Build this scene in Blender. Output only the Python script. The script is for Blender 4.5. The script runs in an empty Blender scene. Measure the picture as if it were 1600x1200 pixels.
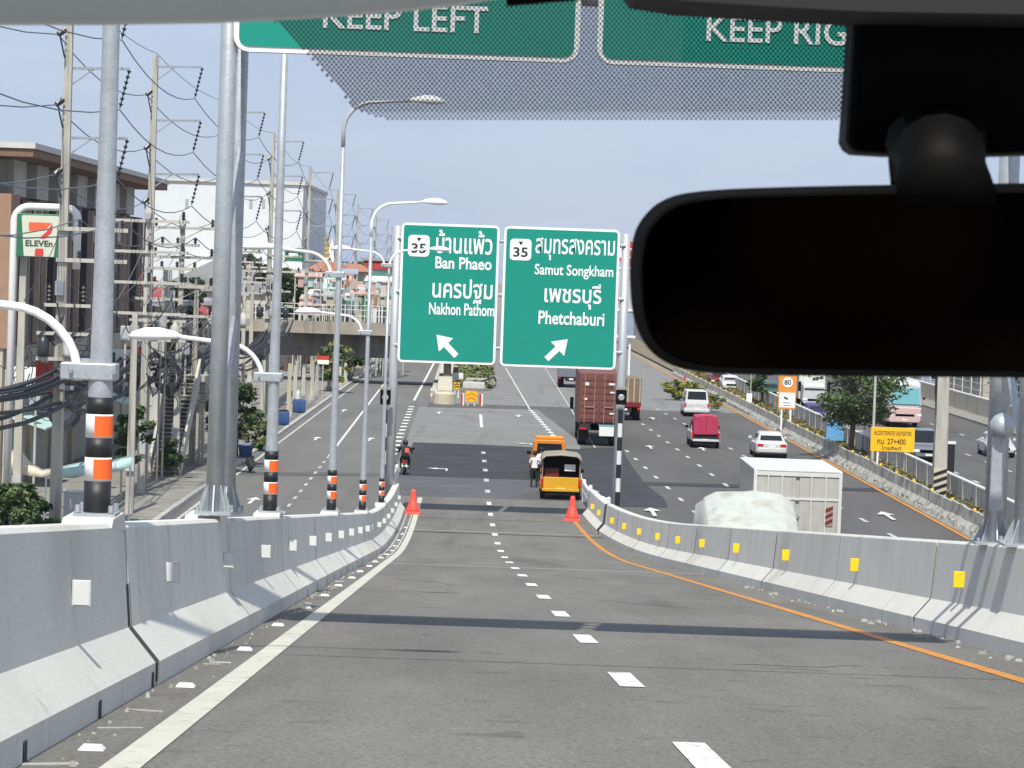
import bpy, math, random
from mathutils import Vector, Matrix
SC = bpy.context.scene
COL = SC.collection
rnd = random.Random(7)
R = math.radians

# ------------------------------------------------------------------ camera, sky, sun, exposure
FPX = 4600.0                       # focal length in photo pixels (photo is 1600 wide)
CAM_H = 10.1                       # the eye is 10.1 m above the lower road, 1.4 m above the ramp
PITCH = math.atan(165 / FPX)
ROLL = R(2.0)
_F = Vector((0, math.cos(PITCH), -math.sin(PITCH)))
_U0 = Vector((0, math.sin(PITCH), math.cos(PITCH)))
_R0 = Vector((1, 0, 0))
_U = _U0 * math.cos(ROLL) - _R0 * math.sin(ROLL)
_Rt = _R0 * math.cos(ROLL) + _U0 * math.sin(ROLL)
EYE = Vector((0, 0, CAM_H))
cd = bpy.data.cameras.new('camera')
cam = bpy.data.objects.new('camera', cd); COL.objects.link(cam)
m = Matrix.Identity(4)
for i in range(3):
    m[i][0] = _Rt[i]; m[i][1] = _U[i]; m[i][2] = -_F[i]; m[i][3] = EYE[i]
cam.matrix_world = m
cd.sensor_width = 36.0; cd.lens = 36.0 * FPX / 1600.0
cd.clip_start = 0.05; cd.clip_end = 6000
cd.dof.use_dof = True; cd.dof.focus_distance = 90.0; cd.dof.aperture_fstop = 95.0
SC.camera = cam
SUN_EL, SUN_AZ = R(56), R(-4)      # the sun stands behind the camera, a touch to the left
to_sun = Vector((math.cos(SUN_EL) * math.sin(SUN_AZ), -math.cos(SUN_EL) * math.cos(SUN_AZ), math.sin(SUN_EL)))
W = bpy.data.worlds.new('World'); SC.world = W; W.use_nodes = True
nt = W.node_tree; nt.nodes.clear()
n_out = nt.nodes.new('ShaderNodeOutputWorld'); n_bg = nt.nodes.new('ShaderNodeBackground')
n_sky = nt.nodes.new('ShaderNodeTexSky'); n_sky.sky_type = 'NISHITA'; n_sky.sun_disc = False
n_sky.sun_elevation = SUN_EL
n_sky.sun_rotation = math.atan2(to_sun.x, to_sun.y)
n_sky.air_density = 1.0; n_sky.dust_density = 1.2; n_sky.ozone_density = 1.6
# thin high cloud veil over the whole sky
n_tc = nt.nodes.new('ShaderNodeTexCoord'); n_mp = nt.nodes.new('ShaderNodeMapping')
n_mp.inputs['Scale'].default_value = (1.5, 1.5, 9)
n_ns = nt.nodes.new('ShaderNodeTexNoise'); n_ns.inputs['Scale'].default_value = 2.2; n_ns.inputs['Detail'].default_value = 5
n_rp = nt.nodes.new('ShaderNodeMapRange'); n_rp.inputs['From Min'].default_value = .35; n_rp.inputs['From Max'].default_value = .75
n_rp.inputs['To Min'].default_value = .8; n_rp.inputs['To Max'].default_value = .95
n_mx = nt.nodes.new('ShaderNodeMixRGB'); n_mx.inputs['Color2'].default_value = (3.05, 3.62, 4.95, 1)
nt.links.new(n_tc.outputs['Generated'], n_mp.inputs['Vector']); nt.links.new(n_mp.outputs[0], n_ns.inputs['Vector'])
nt.links.new(n_ns.outputs['Fac'], n_rp.inputs['Value']); nt.links.new(n_rp.outputs[0], n_mx.inputs['Fac'])
n_n2 = nt.nodes.new('ShaderNodeTexNoise'); n_n2.inputs['Scale'].default_value = 3.1; n_n2.inputs['Detail'].default_value = 7; n_n2.inputs['Roughness'].default_value = .6
n_m2 = nt.nodes.new('ShaderNodeMapping'); n_m2.inputs['Scale'].default_value = (2.2, 2.2, 7); n_m2.inputs['Location'].default_value = (1.3, .4, 2.1)
n_r2 = nt.nodes.new('ShaderNodeMapRange'); n_r2.inputs['From Min'].default_value = .42; n_r2.inputs['From Max'].default_value = .75; n_r2.inputs['To Max'].default_value = .45
n_x2 = nt.nodes.new('ShaderNodeMixRGB'); n_x2.inputs['Color2'].default_value = (4.3, 4.7, 5.4, 1)
nt.links.new(n_tc.outputs['Generated'], n_m2.inputs['Vector']); nt.links.new(n_m2.outputs[0], n_n2.inputs['Vector']); nt.links.new(n_n2.outputs['Fac'], n_r2.inputs['Value']); nt.links.new(n_r2.outputs[0], n_x2.inputs['Fac'])
nt.links.new(n_sky.outputs[0], n_mx.inputs['Color1']); nt.links.new(n_mx.outputs[0], n_x2.inputs['Color1']); nt.links.new(n_x2.outputs[0], n_bg.inputs['Color'])
n_bg.inputs['Strength'].default_value = 0.1
nt.links.new(n_bg.outputs[0], n_out.inputs['Surface'])
sl = bpy.data.lights.new('sun', 'SUN'); sl.energy = 3.25; sl.angle = R(0.55); sl.color = (1, .95, .86)
so = bpy.data.objects.new('sun', sl); COL.objects.link(so)
so.rotation_euler = (-to_sun).to_track_quat('-Z', 'Y').to_euler(); so.location = (0, -20, 60)
vs = SC.view_settings; vs.view_transform = 'Standard'; vs.look = 'None'; vs.gamma = 1; vs.exposure = 0.7
SC.view_settings.use_curve_mapping = False
SC.cycles.max_bounces = 6; SC.cycles.diffuse_bounces = 3; SC.cycles.glossy_bounces = 3; SC.cycles.transparent_max_bounces = 16

# ------------------------------------------------------------------ survey helpers
def _ray(px, py): return _F + _Rt * ((px - 800) / FPX) - _U * ((py - 600) / FPX)
def G(px, py, z=0.0):               # point of height z seen at a photo pixel
    d = _ray(px, py); return EYE + d * ((z - CAM_H) / d.z)
def D(px, py, Y):                   # point at distance Y seen at a photo pixel
    d = _ray(px, py); return EYE + d * (Y / d.y)

# ------------------------------------------------------------------ materials
MATS = {}
def mat(name, col, rough=.7, metal=0, var=.12, scale=3.0, bump=0, bscale=60, spec=.5, streak=None, col2=None, emit=None, fine=0, orand=0, fscale=45):
    if name in MATS: return MATS[name]
    M = bpy.data.materials.new(name); M.use_nodes = True
    t = M.node_tree; b = t.nodes['Principled BSDF']
    b.inputs['Roughness'].default_value = rough; b.inputs['Metallic'].default_value = metal
    b.inputs['Specular IOR Level'].default_value = spec
    geo = t.nodes.new('ShaderNodeNewGeometry'); vec = geo.outputs['Position']
    if streak:
        mp = t.nodes.new('ShaderNodeMapping'); mp.inputs['Scale'].default_value = streak
        t.links.new(vec, mp.inputs['Vector']); vec2 = mp.outputs[0]
    else: vec2 = vec
    c1 = tuple(max(0, c * (1 - var)) for c in col) + (1,)
    c2 = tuple(min(1, c * (1 + var)) for c in (col2 or col)) + (1,)
    ns = t.nodes.new('ShaderNodeTexNoise'); ns.inputs['Scale'].default_value = scale; ns.inputs['Detail'].default_value = 6
    ns.inputs['Roughness'].default_value = .62
    t.links.new(vec2, ns.inputs['Vector'])
    rp = t.nodes.new('ShaderNodeValToRGB'); rp.color_ramp.elements[0].position = .3; rp.color_ramp.elements[1].position = .7
    rp.color_ramp.elements[0].color = c1; rp.color_ramp.elements[1].color = c2
    t.links.new(ns.outputs['Fac'], rp.inputs['Fac'])
    out = rp.outputs['Color']
    if fine:
        n3 = t.nodes.new('ShaderNodeTexNoise'); n3.inputs['Scale'].default_value = fscale; n3.inputs['Detail'].default_value = 3
        t.links.new(vec, n3.inputs['Vector'])
        mr = t.nodes.new('ShaderNodeMapRange'); mr.inputs['From Min'].default_value = .3; mr.inputs['From Max'].default_value = .7
        mr.inputs['To Min'].default_value = 1 - fine; mr.inputs['To Max'].default_value = 1 + fine
        t.links.new(n3.outputs['Fac'], mr.inputs['Value'])
        ml = t.nodes.new('ShaderNodeVectorMath'); ml.operation = 'SCALE'
        t.links.new(out, ml.inputs[0]); t.links.new(mr.outputs[0], ml.inputs['Scale']); out = ml.outputs[0]
    if orand:
        oi = t.nodes.new('ShaderNodeObjectInfo'); mr2 = t.nodes.new('ShaderNodeMapRange'); mr2.inputs['To Min'].default_value = 1 - orand; mr2.inputs['To Max'].default_value = 1 + orand
        t.links.new(oi.outputs['Random'], mr2.inputs['Value']); ml2 = t.nodes.new('ShaderNodeVectorMath'); ml2.operation = 'SCALE'
        t.links.new(out, ml2.inputs[0]); t.links.new(mr2.outputs[0], ml2.inputs['Scale']); out = ml2.outputs[0]
    t.links.new(out, b.inputs['Base Color'])
    if bump:
        n2 = t.nodes.new('ShaderNodeTexNoise'); n2.inputs['Scale'].default_value = bscale; n2.inputs['Detail'].default_value = 4
        t.links.new(vec, n2.inputs['Vector'])
        bp = t.nodes.new('ShaderNodeBump'); bp.inputs['Strength'].default_value = bump; bp.inputs['Distance'].default_value = .02
        t.links.new(n2.outputs['Fac'], bp.inputs['Height']); t.links.new(bp.outputs[0], b.inputs['Normal'])
    if emit:
        b.inputs['Emission Color'].default_value = tuple(emit[:3]) + (1,); b.inputs['Emission Strength'].default_value = emit[3]
    MATS[name] = M
    return M

mat('asphalt_ramp', (.168, .162, .149), .9, var=.17, scale=.7, streak=(1, .14, 1), bump=.5, bscale=34, spec=.15, fine=.34, fscale=30)
mat('asphalt_old', (.15, .147, .14), .9, var=.13, scale=.25, streak=(1, .15, 1), bump=.2, bscale=20, spec=.25, fine=.1)
mat('asphalt_right', (.1, .096, .091), .88, var=.16, scale=.22, streak=(1, .12, 1), bump=.2, bscale=20, spec=.28, fine=.12)
mat('asphalt_pale', (.2, .198, .19), .92, var=.12, scale=.35, bump=.2, bscale=20, spec=.2, fine=.1)
mat('asphalt_new', (.042, .043, .048), .85, var=.25, scale=.45, bump=.2, bscale=20, spec=.3, fine=.15)
mat('asphalt_mid', (.098, .099, .104), .88, var=.2, scale=.4, bump=.2, bscale=20, spec=.3, fine=.12)
mat('ground_earth', (.24, .225, .19), .95, var=.25, scale=.3, bump=.3, bscale=8, spec=.1)
mat('paving', (.25, .24, .215), .9, var=.18, scale=.8, bump=.2, bscale=12, spec=.2)
mat('kerb_concrete', (.42, .41, .38), .85, var=.16, scale=1.2, bump=.2, bscale=20, spec=.2)
mat('barrier_concrete', (.62, .61, .56), .85, var=.07, scale=.8, streak=(1, 1, .5), bump=.2, bscale=30, spec=.2, fine=.07, orand=.06)
mat('barrier_concrete_worn', (.40, .40, .37), .85, var=.3, scale=1.6, bump=.25, bscale=14, spec=.2, fine=.08)
mat('barrier_gap', (.03, .03, .032), .95, var=.1)
mat('paint_white', (.7, .7, .66), .65, var=.07, scale=3, spec=.3, fine=.08)
mat('paint_cream', (.52, .515, .44), .65, var=.09, scale=2, spec=.3, fine=.08)
mat('paint_orange', (.52, .22, .035), .65, var=.16, scale=1.5, spec=.3, fine=.1)
mat('paint_dashes_old', (.5, .5, .48), .75, var=.2, scale=4, spec=.2)
mat('galvanised', (.42, .45, .475), .45, .4, var=.12, scale=7, bump=.12, bscale=45, fine=.09)
mat('galvanised_far', (.46, .48, .51), .5, .3, var=.05, scale=2)
mat('lamp_white', (.85, .86, .86), .45, var=.03)
mat('white_steel', (.8, .8, .78), .45, var=.05)
mat('black_paint', (.012, .012, .014), .5, var=.2)
mat('orange_reflective', (.93, .13, .015), .5, var=.05)
mat('white_reflective', (.68, .68, .68), .5, var=.04)
mat('grey_reflective', (.55, .57, .58), .35, var=.03)
mat('yellow_reflective', (.95, .62, .01), .4, var=.06)
mat('sign_green', (.0, .255, .19), .45, var=.04, scale=1)
mat('sign_white', (.86, .88, .88), .5, var=.03)
mat('sign_back', (.4, .41, .42), .5, .4, var=.05)
mat('sign_black', (.02, .02, .02), .5, var=.1)
mat('cone_orange', (.95, .075, .05), .5, var=.06)
mat('black_plastic', (.004, .004, .0045), .6, var=.1, spec=.1)
mat('mirror_dark', (.045, .042, .043), .1, 1.0, var=.05)
mat('added_seat_brown', (.2, .085, .05), .7, var=.2, scale=9)
mat('blocker_black', (.012, .012, .014), .9, var=.2)
mat('visor_grey', (.8, .81, .79), .8, var=.06, scale=30, bump=.1, bscale=300)
mat('headliner', (.03, .03, .032), .9, var=.1)
mat('frit_black', (.02, .02, .026), .7, var=.05)
mat('concrete_pole', (.42, .40, .35), .85, var=.16, scale=1.5, streak=(2, 2, .4), bump=.1, bscale=20)
mat('concrete_pole_pale', (.45, .435, .39), .85, var=.12, scale=1.5, streak=(2, 2, .4))
mat('insulator_dark', (.025, .03, .035), .35, var=.2)
mat('insulator_brown', (.05, .04, .035), .35, var=.2)
mat('arm_steel', (.33, .36, .39), .55, .4, var=.1)
mat('cable_black', (.03, .032, .04), .6, var=.2)
mat('cable_grey', (.13, .145, .17), .6, var=.1)
mat('wall_brown', (.33, .20, .135), .85, var=.1, scale=.8)
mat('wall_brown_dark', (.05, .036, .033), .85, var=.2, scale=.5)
mat('fin_brown', (.44, .33, .27), .7, var=.2, scale=.6)
mat('fin_dark', (.06, .05, .055), .7, var=.2, scale=.6)
mat('wall_white', (.62, .645, .66), .8, var=.05, scale=.5)
mat('wall_grey', (.52, .51, .47), .85, var=.08, scale=.8)
mat('wall_beige', (.42, .385, .31), .85, var=.12, scale=.6)
mat('wall_cream', (.52, .475, .36), .85, var=.1, scale=.6)
mat('wall_pink', (.5, .33, .3), .85, var=.12, scale=.6)
mat('wall_blue', (.25, .3, .4), .85, var=.12, scale=.6)
mat('soffit_brown', (.2, .115, .075), .8, var=.1)
mat('roof_white', (.55, .54, .51), .7, var=.06)
mat('roof_tile', (.36, .165, .1), .8, var=.16, scale=1.2, bump=.3, bscale=6)
mat('roof_red', (.36, .05, .04), .7, var=.15, scale=1)
mat('roof_grey', (.3, .31, .32), .7, var=.15, scale=.8)
mat('gold', (.42, .3, .1), .45, .3, var=.15)
mat('window_dark', (.025, .03, .036), .15, var=.3, scale=.4)
mat('window_frame', (.5, .5, .48), .6, var=.08)
mat('shutter_grey', (.35, .37, .37), .6, var=.12)
mat('bridge_concrete', (.16, .15, .14), .9, var=.16, scale=.4, streak=(.5, 1, 3))
mat('bridge_deck_edge', (.3, .265, .215), .85, var=.2, scale=.6)
mat('rail_steel', (.62, .62, .58), .6, .2, var=.08)
mat('bark', (.13, .10, .075), .9, var=.25, scale=3)
for k, c in dict(leaf_dark=(.04, .07, .026), leaf_mid=(.075, .12, .045), leaf_light=(.12, .17, .065), leaf_dry=(.2, .17, .06), leaf_yellow=(.26, .25, .06)).items():
    mat(k, c, .6, var=.35, scale=1.2, spec=.3)
mat('soil', (.17, .14, .095), .95, var=.3, scale=.7, bump=.4, bscale=6)
mat('tarp_white', (.44, .455, .42), .65, var=.1, scale=1.5)
mat('tarp_beige', (.66, .58, .44), .75, var=.08)
mat('tarp_teal', (.42, .6, .57), .7, var=.08)
mat('tarp_red', (.40, .03, .085), .55, var=.16, scale=2)
mat('bin_blue', (.045, .1, .26), .5, var=.12)
mat('cloth_blue', (.12, .35, .6), .7, var=.12)
mat('container_red', (.155, .05, .04), .6, var=.15, scale=.9)
mat('container_bar', (.30, .20, .18), .6, var=.2)
mat('truck_white', (.6, .6, .57), .5, var=.06)
mat('truck_panel', (.42, .41, .37), .6, var=.07)
mat('truck_beige', (.2, .14, .085), .6, var=.15)
mat('tyre', (.015, .015, .016), .85, var=.2)
mat('rim', (.4, .41, .42), .4, .6, var=.08)
mat('car_glass', (.012, .014, .017), .08, var=.2)
mat('car_white', (.55, .555, .56), .3, var=.02)
mat('car_silver', (.58, .59, .6), .3, .35, var=.03)
mat('car_grey', (.2, .22, .25), .3, .3, var=.05)
mat('car_violet', (.09, .08, .22), .3, .2, var=.05)
mat('car_yellow', (.62, .33, .015), .35, var=.04)
mat('car_orange', (.62, .2, .025), .4, var=.05)
mat('car_darkred', (.16, .02, .015), .35, var=.1)
mat('car_green', (.04, .1, .07), .35, var=.1)
mat('chassis', (.02, .02, .022), .8, var=.2)
mat('lamp_red', (.5, .012, .012), .25, var=.05)
mat('lamp_amber', (.8, .25, .01), .25, var=.05)
mat('lamp_clear', (.8, .82, .84), .15, var=.03)
mat('plate', (.75, .76, .72), .5, var=.05)
mat('canopy_cream', (.27, .245, .19), .5, var=.08)
mat('cabin_dark', (.02, .017, .016), .9, var=.2)
mat('bus_teal', (.16, .42, .46), .15, var=.06)
mat('bus_pink', (.6, .42, .4), .4, var=.05)
mat('sign_orange', (.75, .27, .04), .5, var=.05)
mat('sign_yellow', (.86, .48, .008), .5, var=.04)
mat('sign_yellowgreen', (.62, .68, .16), .5, var=.05)
mat('sign_red', (.55, .05, .035), .5, var=.08)
mat('sign_ink', (.12, .06, .01), .6, var=.1)
mat('logo_green', (.025, .16, .085), .45, var=.05)
mat('logo_cream', (.62, .64, .52), .4, var=.03)
mat('logo_red', (.62, .05, .045), .45, var=.05)
mat('logo_orange', (.78, .13, .05), .45, var=.05)
mat('logo_ink', (.03, .07, .06), .5, var=.05)
mat('skin', (.30, .16, .10), .6, var=.06, scale=8)
mat('shirt_white', (.75, .75, .74), .8, var=.05, scale=6)
mat('trousers_black', (.014, .014, .018), .85, var=.2, scale=6)
mat('jacket_black', (.016, .017, .02), .8, var=.2, scale=6)
mat('vest_orange', (.75, .1, .03), .7, var=.1, scale=6)
mat('hair_black', (.01, .009, .008), .7, var=.2)
mat('scooter_dark', (.02, .02, .024), .35, var=.2)
mat('cabinet_grey', (.5, .51, .5), .6, var=.08)
mat('step_concrete', (.4, .385, .34), .85, var=.16, scale=2)
# visor cloth lets some daylight through
tv = MATS['visor_grey'].node_tree; ov = tv.nodes['Material Output']; trl = tv.nodes.new('ShaderNodeBsdfTranslucent'); trl.inputs['Color'].default_value = (.75, .76, .73, 1); ms = tv.nodes.new('ShaderNodeMixShader'); ms.inputs['Fac'].default_value = .55
tv.links.new(tv.nodes['Principled BSDF'].outputs[0], ms.inputs[1]); tv.links.new(trl.outputs[0], ms.inputs[2]); tv.links.new(ms.outputs[0], ov.inputs['Surface'])
# windshield glass: clear sheet with a faint sheen
Mg = bpy.data.materials.new('windshield_glass'); Mg.use_nodes = True; t = Mg.node_tree; t.nodes.clear()
o_ = t.nodes.new('ShaderNodeOutputMaterial'); tr = t.nodes.new('ShaderNodeBsdfTransparent'); gl = t.nodes.new('ShaderNodeBsdfGlossy'); mxs = t.nodes.new('ShaderNodeMixShader')
tr.inputs['Color'].default_value = (.985, .995, .99, 1); gl.inputs['Roughness'].default_value = .05; mxs.inputs['Fac'].default_value = .02
du = t.nodes.new('ShaderNodeBsdfTranslucent'); du.inputs['Color'].default_value = (.9, .9, .9, 1); md = t.nodes.new('ShaderNodeMixShader')   # translucent film added to imitate haze and veiling glare
dn = t.nodes.new('ShaderNodeTexNoise'); dn.inputs['Scale'].default_value = 7; dn.inputs['Detail'].default_value = 4; dm = t.nodes.new('ShaderNodeMapRange'); dm.inputs['From Min'].default_value = .3; dm.inputs['From Max'].default_value = .7; dm.inputs['To Min'].default_value = .006; dm.inputs['To Max'].default_value = .02
dg_ = t.nodes.new('ShaderNodeNewGeometry'); t.links.new(dg_.outputs['Position'], dn.inputs['Vector']); t.links.new(dn.outputs['Fac'], dm.inputs['Value']); t.links.new(dm.outputs[0], md.inputs['Fac'])
t.links.new(tr.outputs[0], md.inputs[1]); t.links.new(du.outputs[0], md.inputs[2])
t.links.new(md.outputs[0], mxs.inputs[1]); t.links.new(gl.outputs[0], mxs.inputs[2]); t.links.new(mxs.outputs[0], o_.inputs['Surface'])
MATS['windshield_glass'] = Mg

# wear with a shape of its own: blotches and streaks laid over a finished material
def stain(name, sc, lo, hi, k, scale=1.0, tint=(1, 1, 1)):
    t = MATS[name].node_tree; b = t.nodes['Principled BSDF']; src = b.inputs['Base Color'].links[0].from_socket
    geo = t.nodes.new('ShaderNodeNewGeometry'); mp = t.nodes.new('ShaderNodeMapping'); mp.inputs['Scale'].default_value = sc
    ns = t.nodes.new('ShaderNodeTexNoise'); ns.inputs['Scale'].default_value = scale; ns.inputs['Detail'].default_value = 5
    mr = t.nodes.new('ShaderNodeMapRange'); mr.inputs['From Min'].default_value = lo; mr.inputs['From Max'].default_value = hi
    mx = t.nodes.new('ShaderNodeMixRGB'); mx.blend_type = 'MULTIPLY'; mx.inputs['Color2'].default_value = (k * tint[0], k * tint[1], k * tint[2], 1)
    t.links.new(geo.outputs['Position'], mp.inputs['Vector']); t.links.new(mp.outputs[0], ns.inputs['Vector']); t.links.new(ns.outputs['Fac'], mr.inputs['Value'])
    t.links.new(mr.outputs[0], mx.inputs['Fac']); t.links.new(src, mx.inputs['Color1']); t.links.new(mx.outputs[0], b.inputs['Base Color'])
stain('barrier_concrete', (2.6, 2.6, .1), .6, .78, .72, 1.3)
stain('barrier_concrete', (.35, .35, .5), .55, .7, .86, 1.0, (1, .98, .95))
stain('barrier_concrete_worn', (1.5, 1.5, .6), .52, .62, .6, 1.4, (1, .97, .9))
stain('paint_white', (1, 1, 1), .57, .66, .45, 9); stain('paint_cream', (1, 1, 1), .6, .7, .5, 7); stain('paint_orange', (1, 1, 1), .58, .7, .55, 8); stain('paint_dashes_old', (1, 1, 1), .52, .62, .45, 6)
for k_ in ('asphalt_ramp', 'asphalt_right', 'asphalt_old', 'asphalt_pale'):
    if k_ in MATS: stain(k_, (1, .06, 1), .55, .72, .82, .9); stain(k_, (1, 1, 1), .62, .7, .75, 1.6)
stain('wall_beige', (2, 2, .15), .5, .7, .6, 1.0); stain('wall_grey', (2, 2, .15), .5, .7, .65, 1.0); stain('paving', (1, 1, 1), .5, .7, .65, .6); stain('bridge_concrete', (.6, 1, .15), .5, .65, .6, 1.2); stain('wall_cream', (1, 1, .2), .52, .7, .7, 1)
stain('concrete_pole', (3, 3, .3), .5, .65, .7, 1.2); stain('truck_panel', (2, 2, .2), .52, .7, .8, 1.5); stain('tarp_white', (1, 1, 1), .52, .68, .78, 1.6, (1, .97, .88)); stain('car_white', (1.5, 1.5, .6), .55, .7, .9, 1.5)
# wheel tracks, oil lines and dusty shoulders follow the lanes of the ramp
t = MATS['asphalt_ramp'].node_tree; b_ = t.nodes['Principled BSDF']; src_ = b_.inputs['Base Color'].links[0].from_socket
geo_ = t.nodes.new('ShaderNodeNewGeometry'); dp = t.nodes.new('ShaderNodeVectorMath'); dp.operation = 'DOT_PRODUCT'; dp.inputs[1].default_value = (.1, .00175, 0)
ns_ = t.nodes.new('ShaderNodeTexNoise'); ns_.inputs['Scale'].default_value = .35; t.links.new(geo_.outputs['Position'], ns_.inputs['Vector'])
ad = t.nodes.new('ShaderNodeMath'); ad.operation = 'MULTIPLY_ADD'; ad.inputs[1].default_value = .05; t.links.new(ns_.outputs['Fac'], ad.inputs[0]); t.links.new(dp.outputs['Value'], ad.inputs[2])
a2 = t.nodes.new('ShaderNodeMath'); a2.inputs[1].default_value = .5 - .145 - .025; t.links.new(ad.outputs[0], a2.inputs[0])
cr_ = t.nodes.new('ShaderNodeValToRGB'); el = cr_.color_ramp.elements
el[0].position = 0; el[0].color = (.7, .68, .66, 1); el[1].position = 1; el[1].color = (.68, .67, .66, 1)
for u_, v_ in ((-3.5, .68), (-3.1, .9), (-2.7, 1.04), (-2.25, .95), (-1.9, 1.03), (-1.5, .93), (-1.1, 1.03), (-.75, .95), (-.2, 1.05), (.5, 1.04), (1.0, .93), (1.4, 1.0), (1.8, .86), (2.25, 1.0), (2.65, .93), (3.1, 1.02), (3.5, .92), (3.8, .74)):
    e_ = el.new(.5 + u_ / 10); e_.color = (v_, v_, v_, 1)
mx_ = t.nodes.new('ShaderNodeMixRGB'); mx_.blend_type = 'MULTIPLY'; mx_.inputs['Fac'].default_value = 1
t.links.new(a2.outputs[0], cr_.inputs['Fac']); t.links.new(src_, mx_.inputs['Color1']); t.links.new(cr_.outputs[0], mx_.inputs['Color2']); t.links.new(mx_.outputs[0], b_.inputs['Base Color'])

# ------------------------------------------------------------------ mesh builder
WL = {}
class MB:
    def __init__(s): s.v = []; s.f = []; s.mi = []; s.cur = 0
    def add(s, vs, fs):
        n = len(s.v); s.v += [tuple(v) for v in vs]
        for f in fs: s.f.append(tuple(i + n for i in f)); s.mi.append(s.cur)
        return s
    def box(s, c, d, rz=0, rx=0, top=1.0):
        hx, hy, hz = d[0] / 2, d[1] / 2, d[2] / 2
        vs = []
        for z, k in ((-hz, 1), (hz, top)):
            for x, y in ((-hx, -hy), (hx, -hy), (hx, hy), (-hx, hy)): vs.append(Vector((x * k, y * k, z)))
        if rx: vs = [Matrix.Rotation(rx, 3, 'X') @ v for v in vs]
        if rz: vs = [Matrix.Rotation(rz, 3, 'Z') @ v for v in vs]
        c = Vector(c)
        return s.add([v + c for v in vs], [(0, 3, 2, 1), (4, 5, 6, 7), (0, 1, 5, 4), (1, 2, 6, 5), (2, 3, 7, 6), (3, 0, 4, 7)])
    def bx(s, x0, x1, y0, y1, z0, z1): return s.box(((x0 + x1) / 2, (y0 + y1) / 2, (z0 + z1) / 2), (x1 - x0, y1 - y0, z1 - z0))
    def bar(s, a, b, w, h=None):                    # square bar between two points
        return s.tube([a, b], w / 2 * 1.414, 4)
    def tube(s, pts, r, n=8, cap=True):
        pts = [Vector(p) for p in pts]; k = len(pts)
        rs = r if isinstance(r, (list, tuple)) else [r] * k
        tang = []
        for i in range(k):
            d = pts[min(i + 1, k - 1)] - pts[max(i - 1, 0)]
            tang.append(d.normalized() if d.length > 1e-9 else Vector((0, 0, 1)))
        ref = Vector((0, 0, 1)) if abs(tang[0].z) < .9 else Vector((0, 1, 0))
        a = tang[0].cross(ref).normalized()
        vs = []
        for i in range(k):
            a = (a - tang[i] * a.dot(tang[i])).normalized(); b = tang[i].cross(a)
            for j in range(n):
                t = 2 * math.pi * (j + .5) / n
                vs.append(pts[i] + (a * math.cos(t) + b * math.sin(t)) * rs[i])
        fs = []
        for i in range(k - 1):
            for j in range(n): fs.append((i * n + j, i * n + (j + 1) % n, (i + 1) * n + (j + 1) % n, (i + 1) * n + j))
        if cap: fs.append(tuple(range(n - 1, -1, -1))); fs.append(tuple((k - 1) * n + j for j in range(n)))
        return s.add(vs, fs)
    def loft(s, rings, cap=True, closed=True):
        n = len(rings[0]); vs = [p for r_ in rings for p in r_]; fs = []
        for i in range(len(rings) - 1):
            for j in range(n if closed else n - 1):
                fs.append((i * n + j, i * n + (j + 1) % n, (i + 1) * n + (j + 1) % n, (i + 1) * n + j))
        if cap: fs.append(tuple(range(n - 1, -1, -1))); fs.append(tuple((len(rings) - 1) * n + j for j in range(n)))
        return s.add(vs, fs)
    def lathe(s, prof, n=12, c=(0, 0, 0), axis='z'):
        c = Vector(c); rings = []
        for r_, h in prof:
            ring = []
            for j in range(n):
                t = 2 * math.pi * j / n; x, y = r_ * math.cos(t), r_ * math.sin(t)
                p = Vector((x, y, h)) if axis == 'z' else Vector((h, x, y)) if axis == 'x' else Vector((x, h, y))
                ring.append(p + c)
            rings.append(ring)
        return s.loft(rings)
    def poly(s, pts): return s.add(pts, [tuple(range(len(pts)))])
    def extr(s, pts, dv):                           # polygon extruded by a vector
        pts = [Vector(p) for p in pts]; dv = Vector(dv); n = len(pts)
        vs = pts + [p + dv for p in pts]
        fs = [tuple(range(n - 1, -1, -1)), tuple(range(n, 2 * n))] + [(i, (i + 1) % n, n + (i + 1) % n, n + i) for i in range(n)]
        return s.add(vs, fs)
    def build(s, name, m, parent=None, world=True, smooth=False, bev=0):
        me = bpy.data.meshes.new(name)
        off = WL.get(parent, Vector((0, 0, 0))) if world and parent is not None else Vector((0, 0, 0))
        me.from_pydata([(v[0] - off[0], v[1] - off[1], v[2] - off[2]) for v in s.v], [], s.f)
        ms = m if isinstance(m, (list, tuple)) else [m]
        for q in ms: me.materials.append(MATS[q])
        if len(ms) > 1: me.polygons.foreach_set('material_index', s.mi)
        if smooth: me.polygons.foreach_set('use_smooth', [True] * len(me.polygons))
        me.update()
        o = bpy.data.objects.new(name, me); COL.objects.link(o)
        if bev:
            b = o.modifiers.new('bevel', 'BEVEL'); b.width = bev; b.segments = 2; b.limit_method = 'ANGLE'
        if parent is not None: o.parent = parent
        WL[o] = off
        return o
def tag(o, label=None, cat=None, group=None, kind=None):
    if label: o['label'] = label
    if cat: o['category'] = cat
    if group: o['group'] = group
    if kind: o['kind'] = kind
    return o
def thing(name, label, cat, loc=(0, 0, 0), rz=0, group=None):
    o = bpy.data.objects.new(name, None); COL.objects.link(o); o.empty_display_size = .3
    o.location = loc; o.rotation_euler = (0, 0, rz); WL[o] = Vector(loc)
    return tag(o, label, cat, group)
def struct(o): o['kind'] = 'structure'; return o
def copy_of(src, name, parent, loc):                # another piece sharing its mesh data
    o = bpy.data.objects.new(name, src.data); COL.objects.link(o); o.parent = parent; o.location = loc; WL[o] = WL.get(parent, Vector((0,0,0)))
    return o
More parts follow.
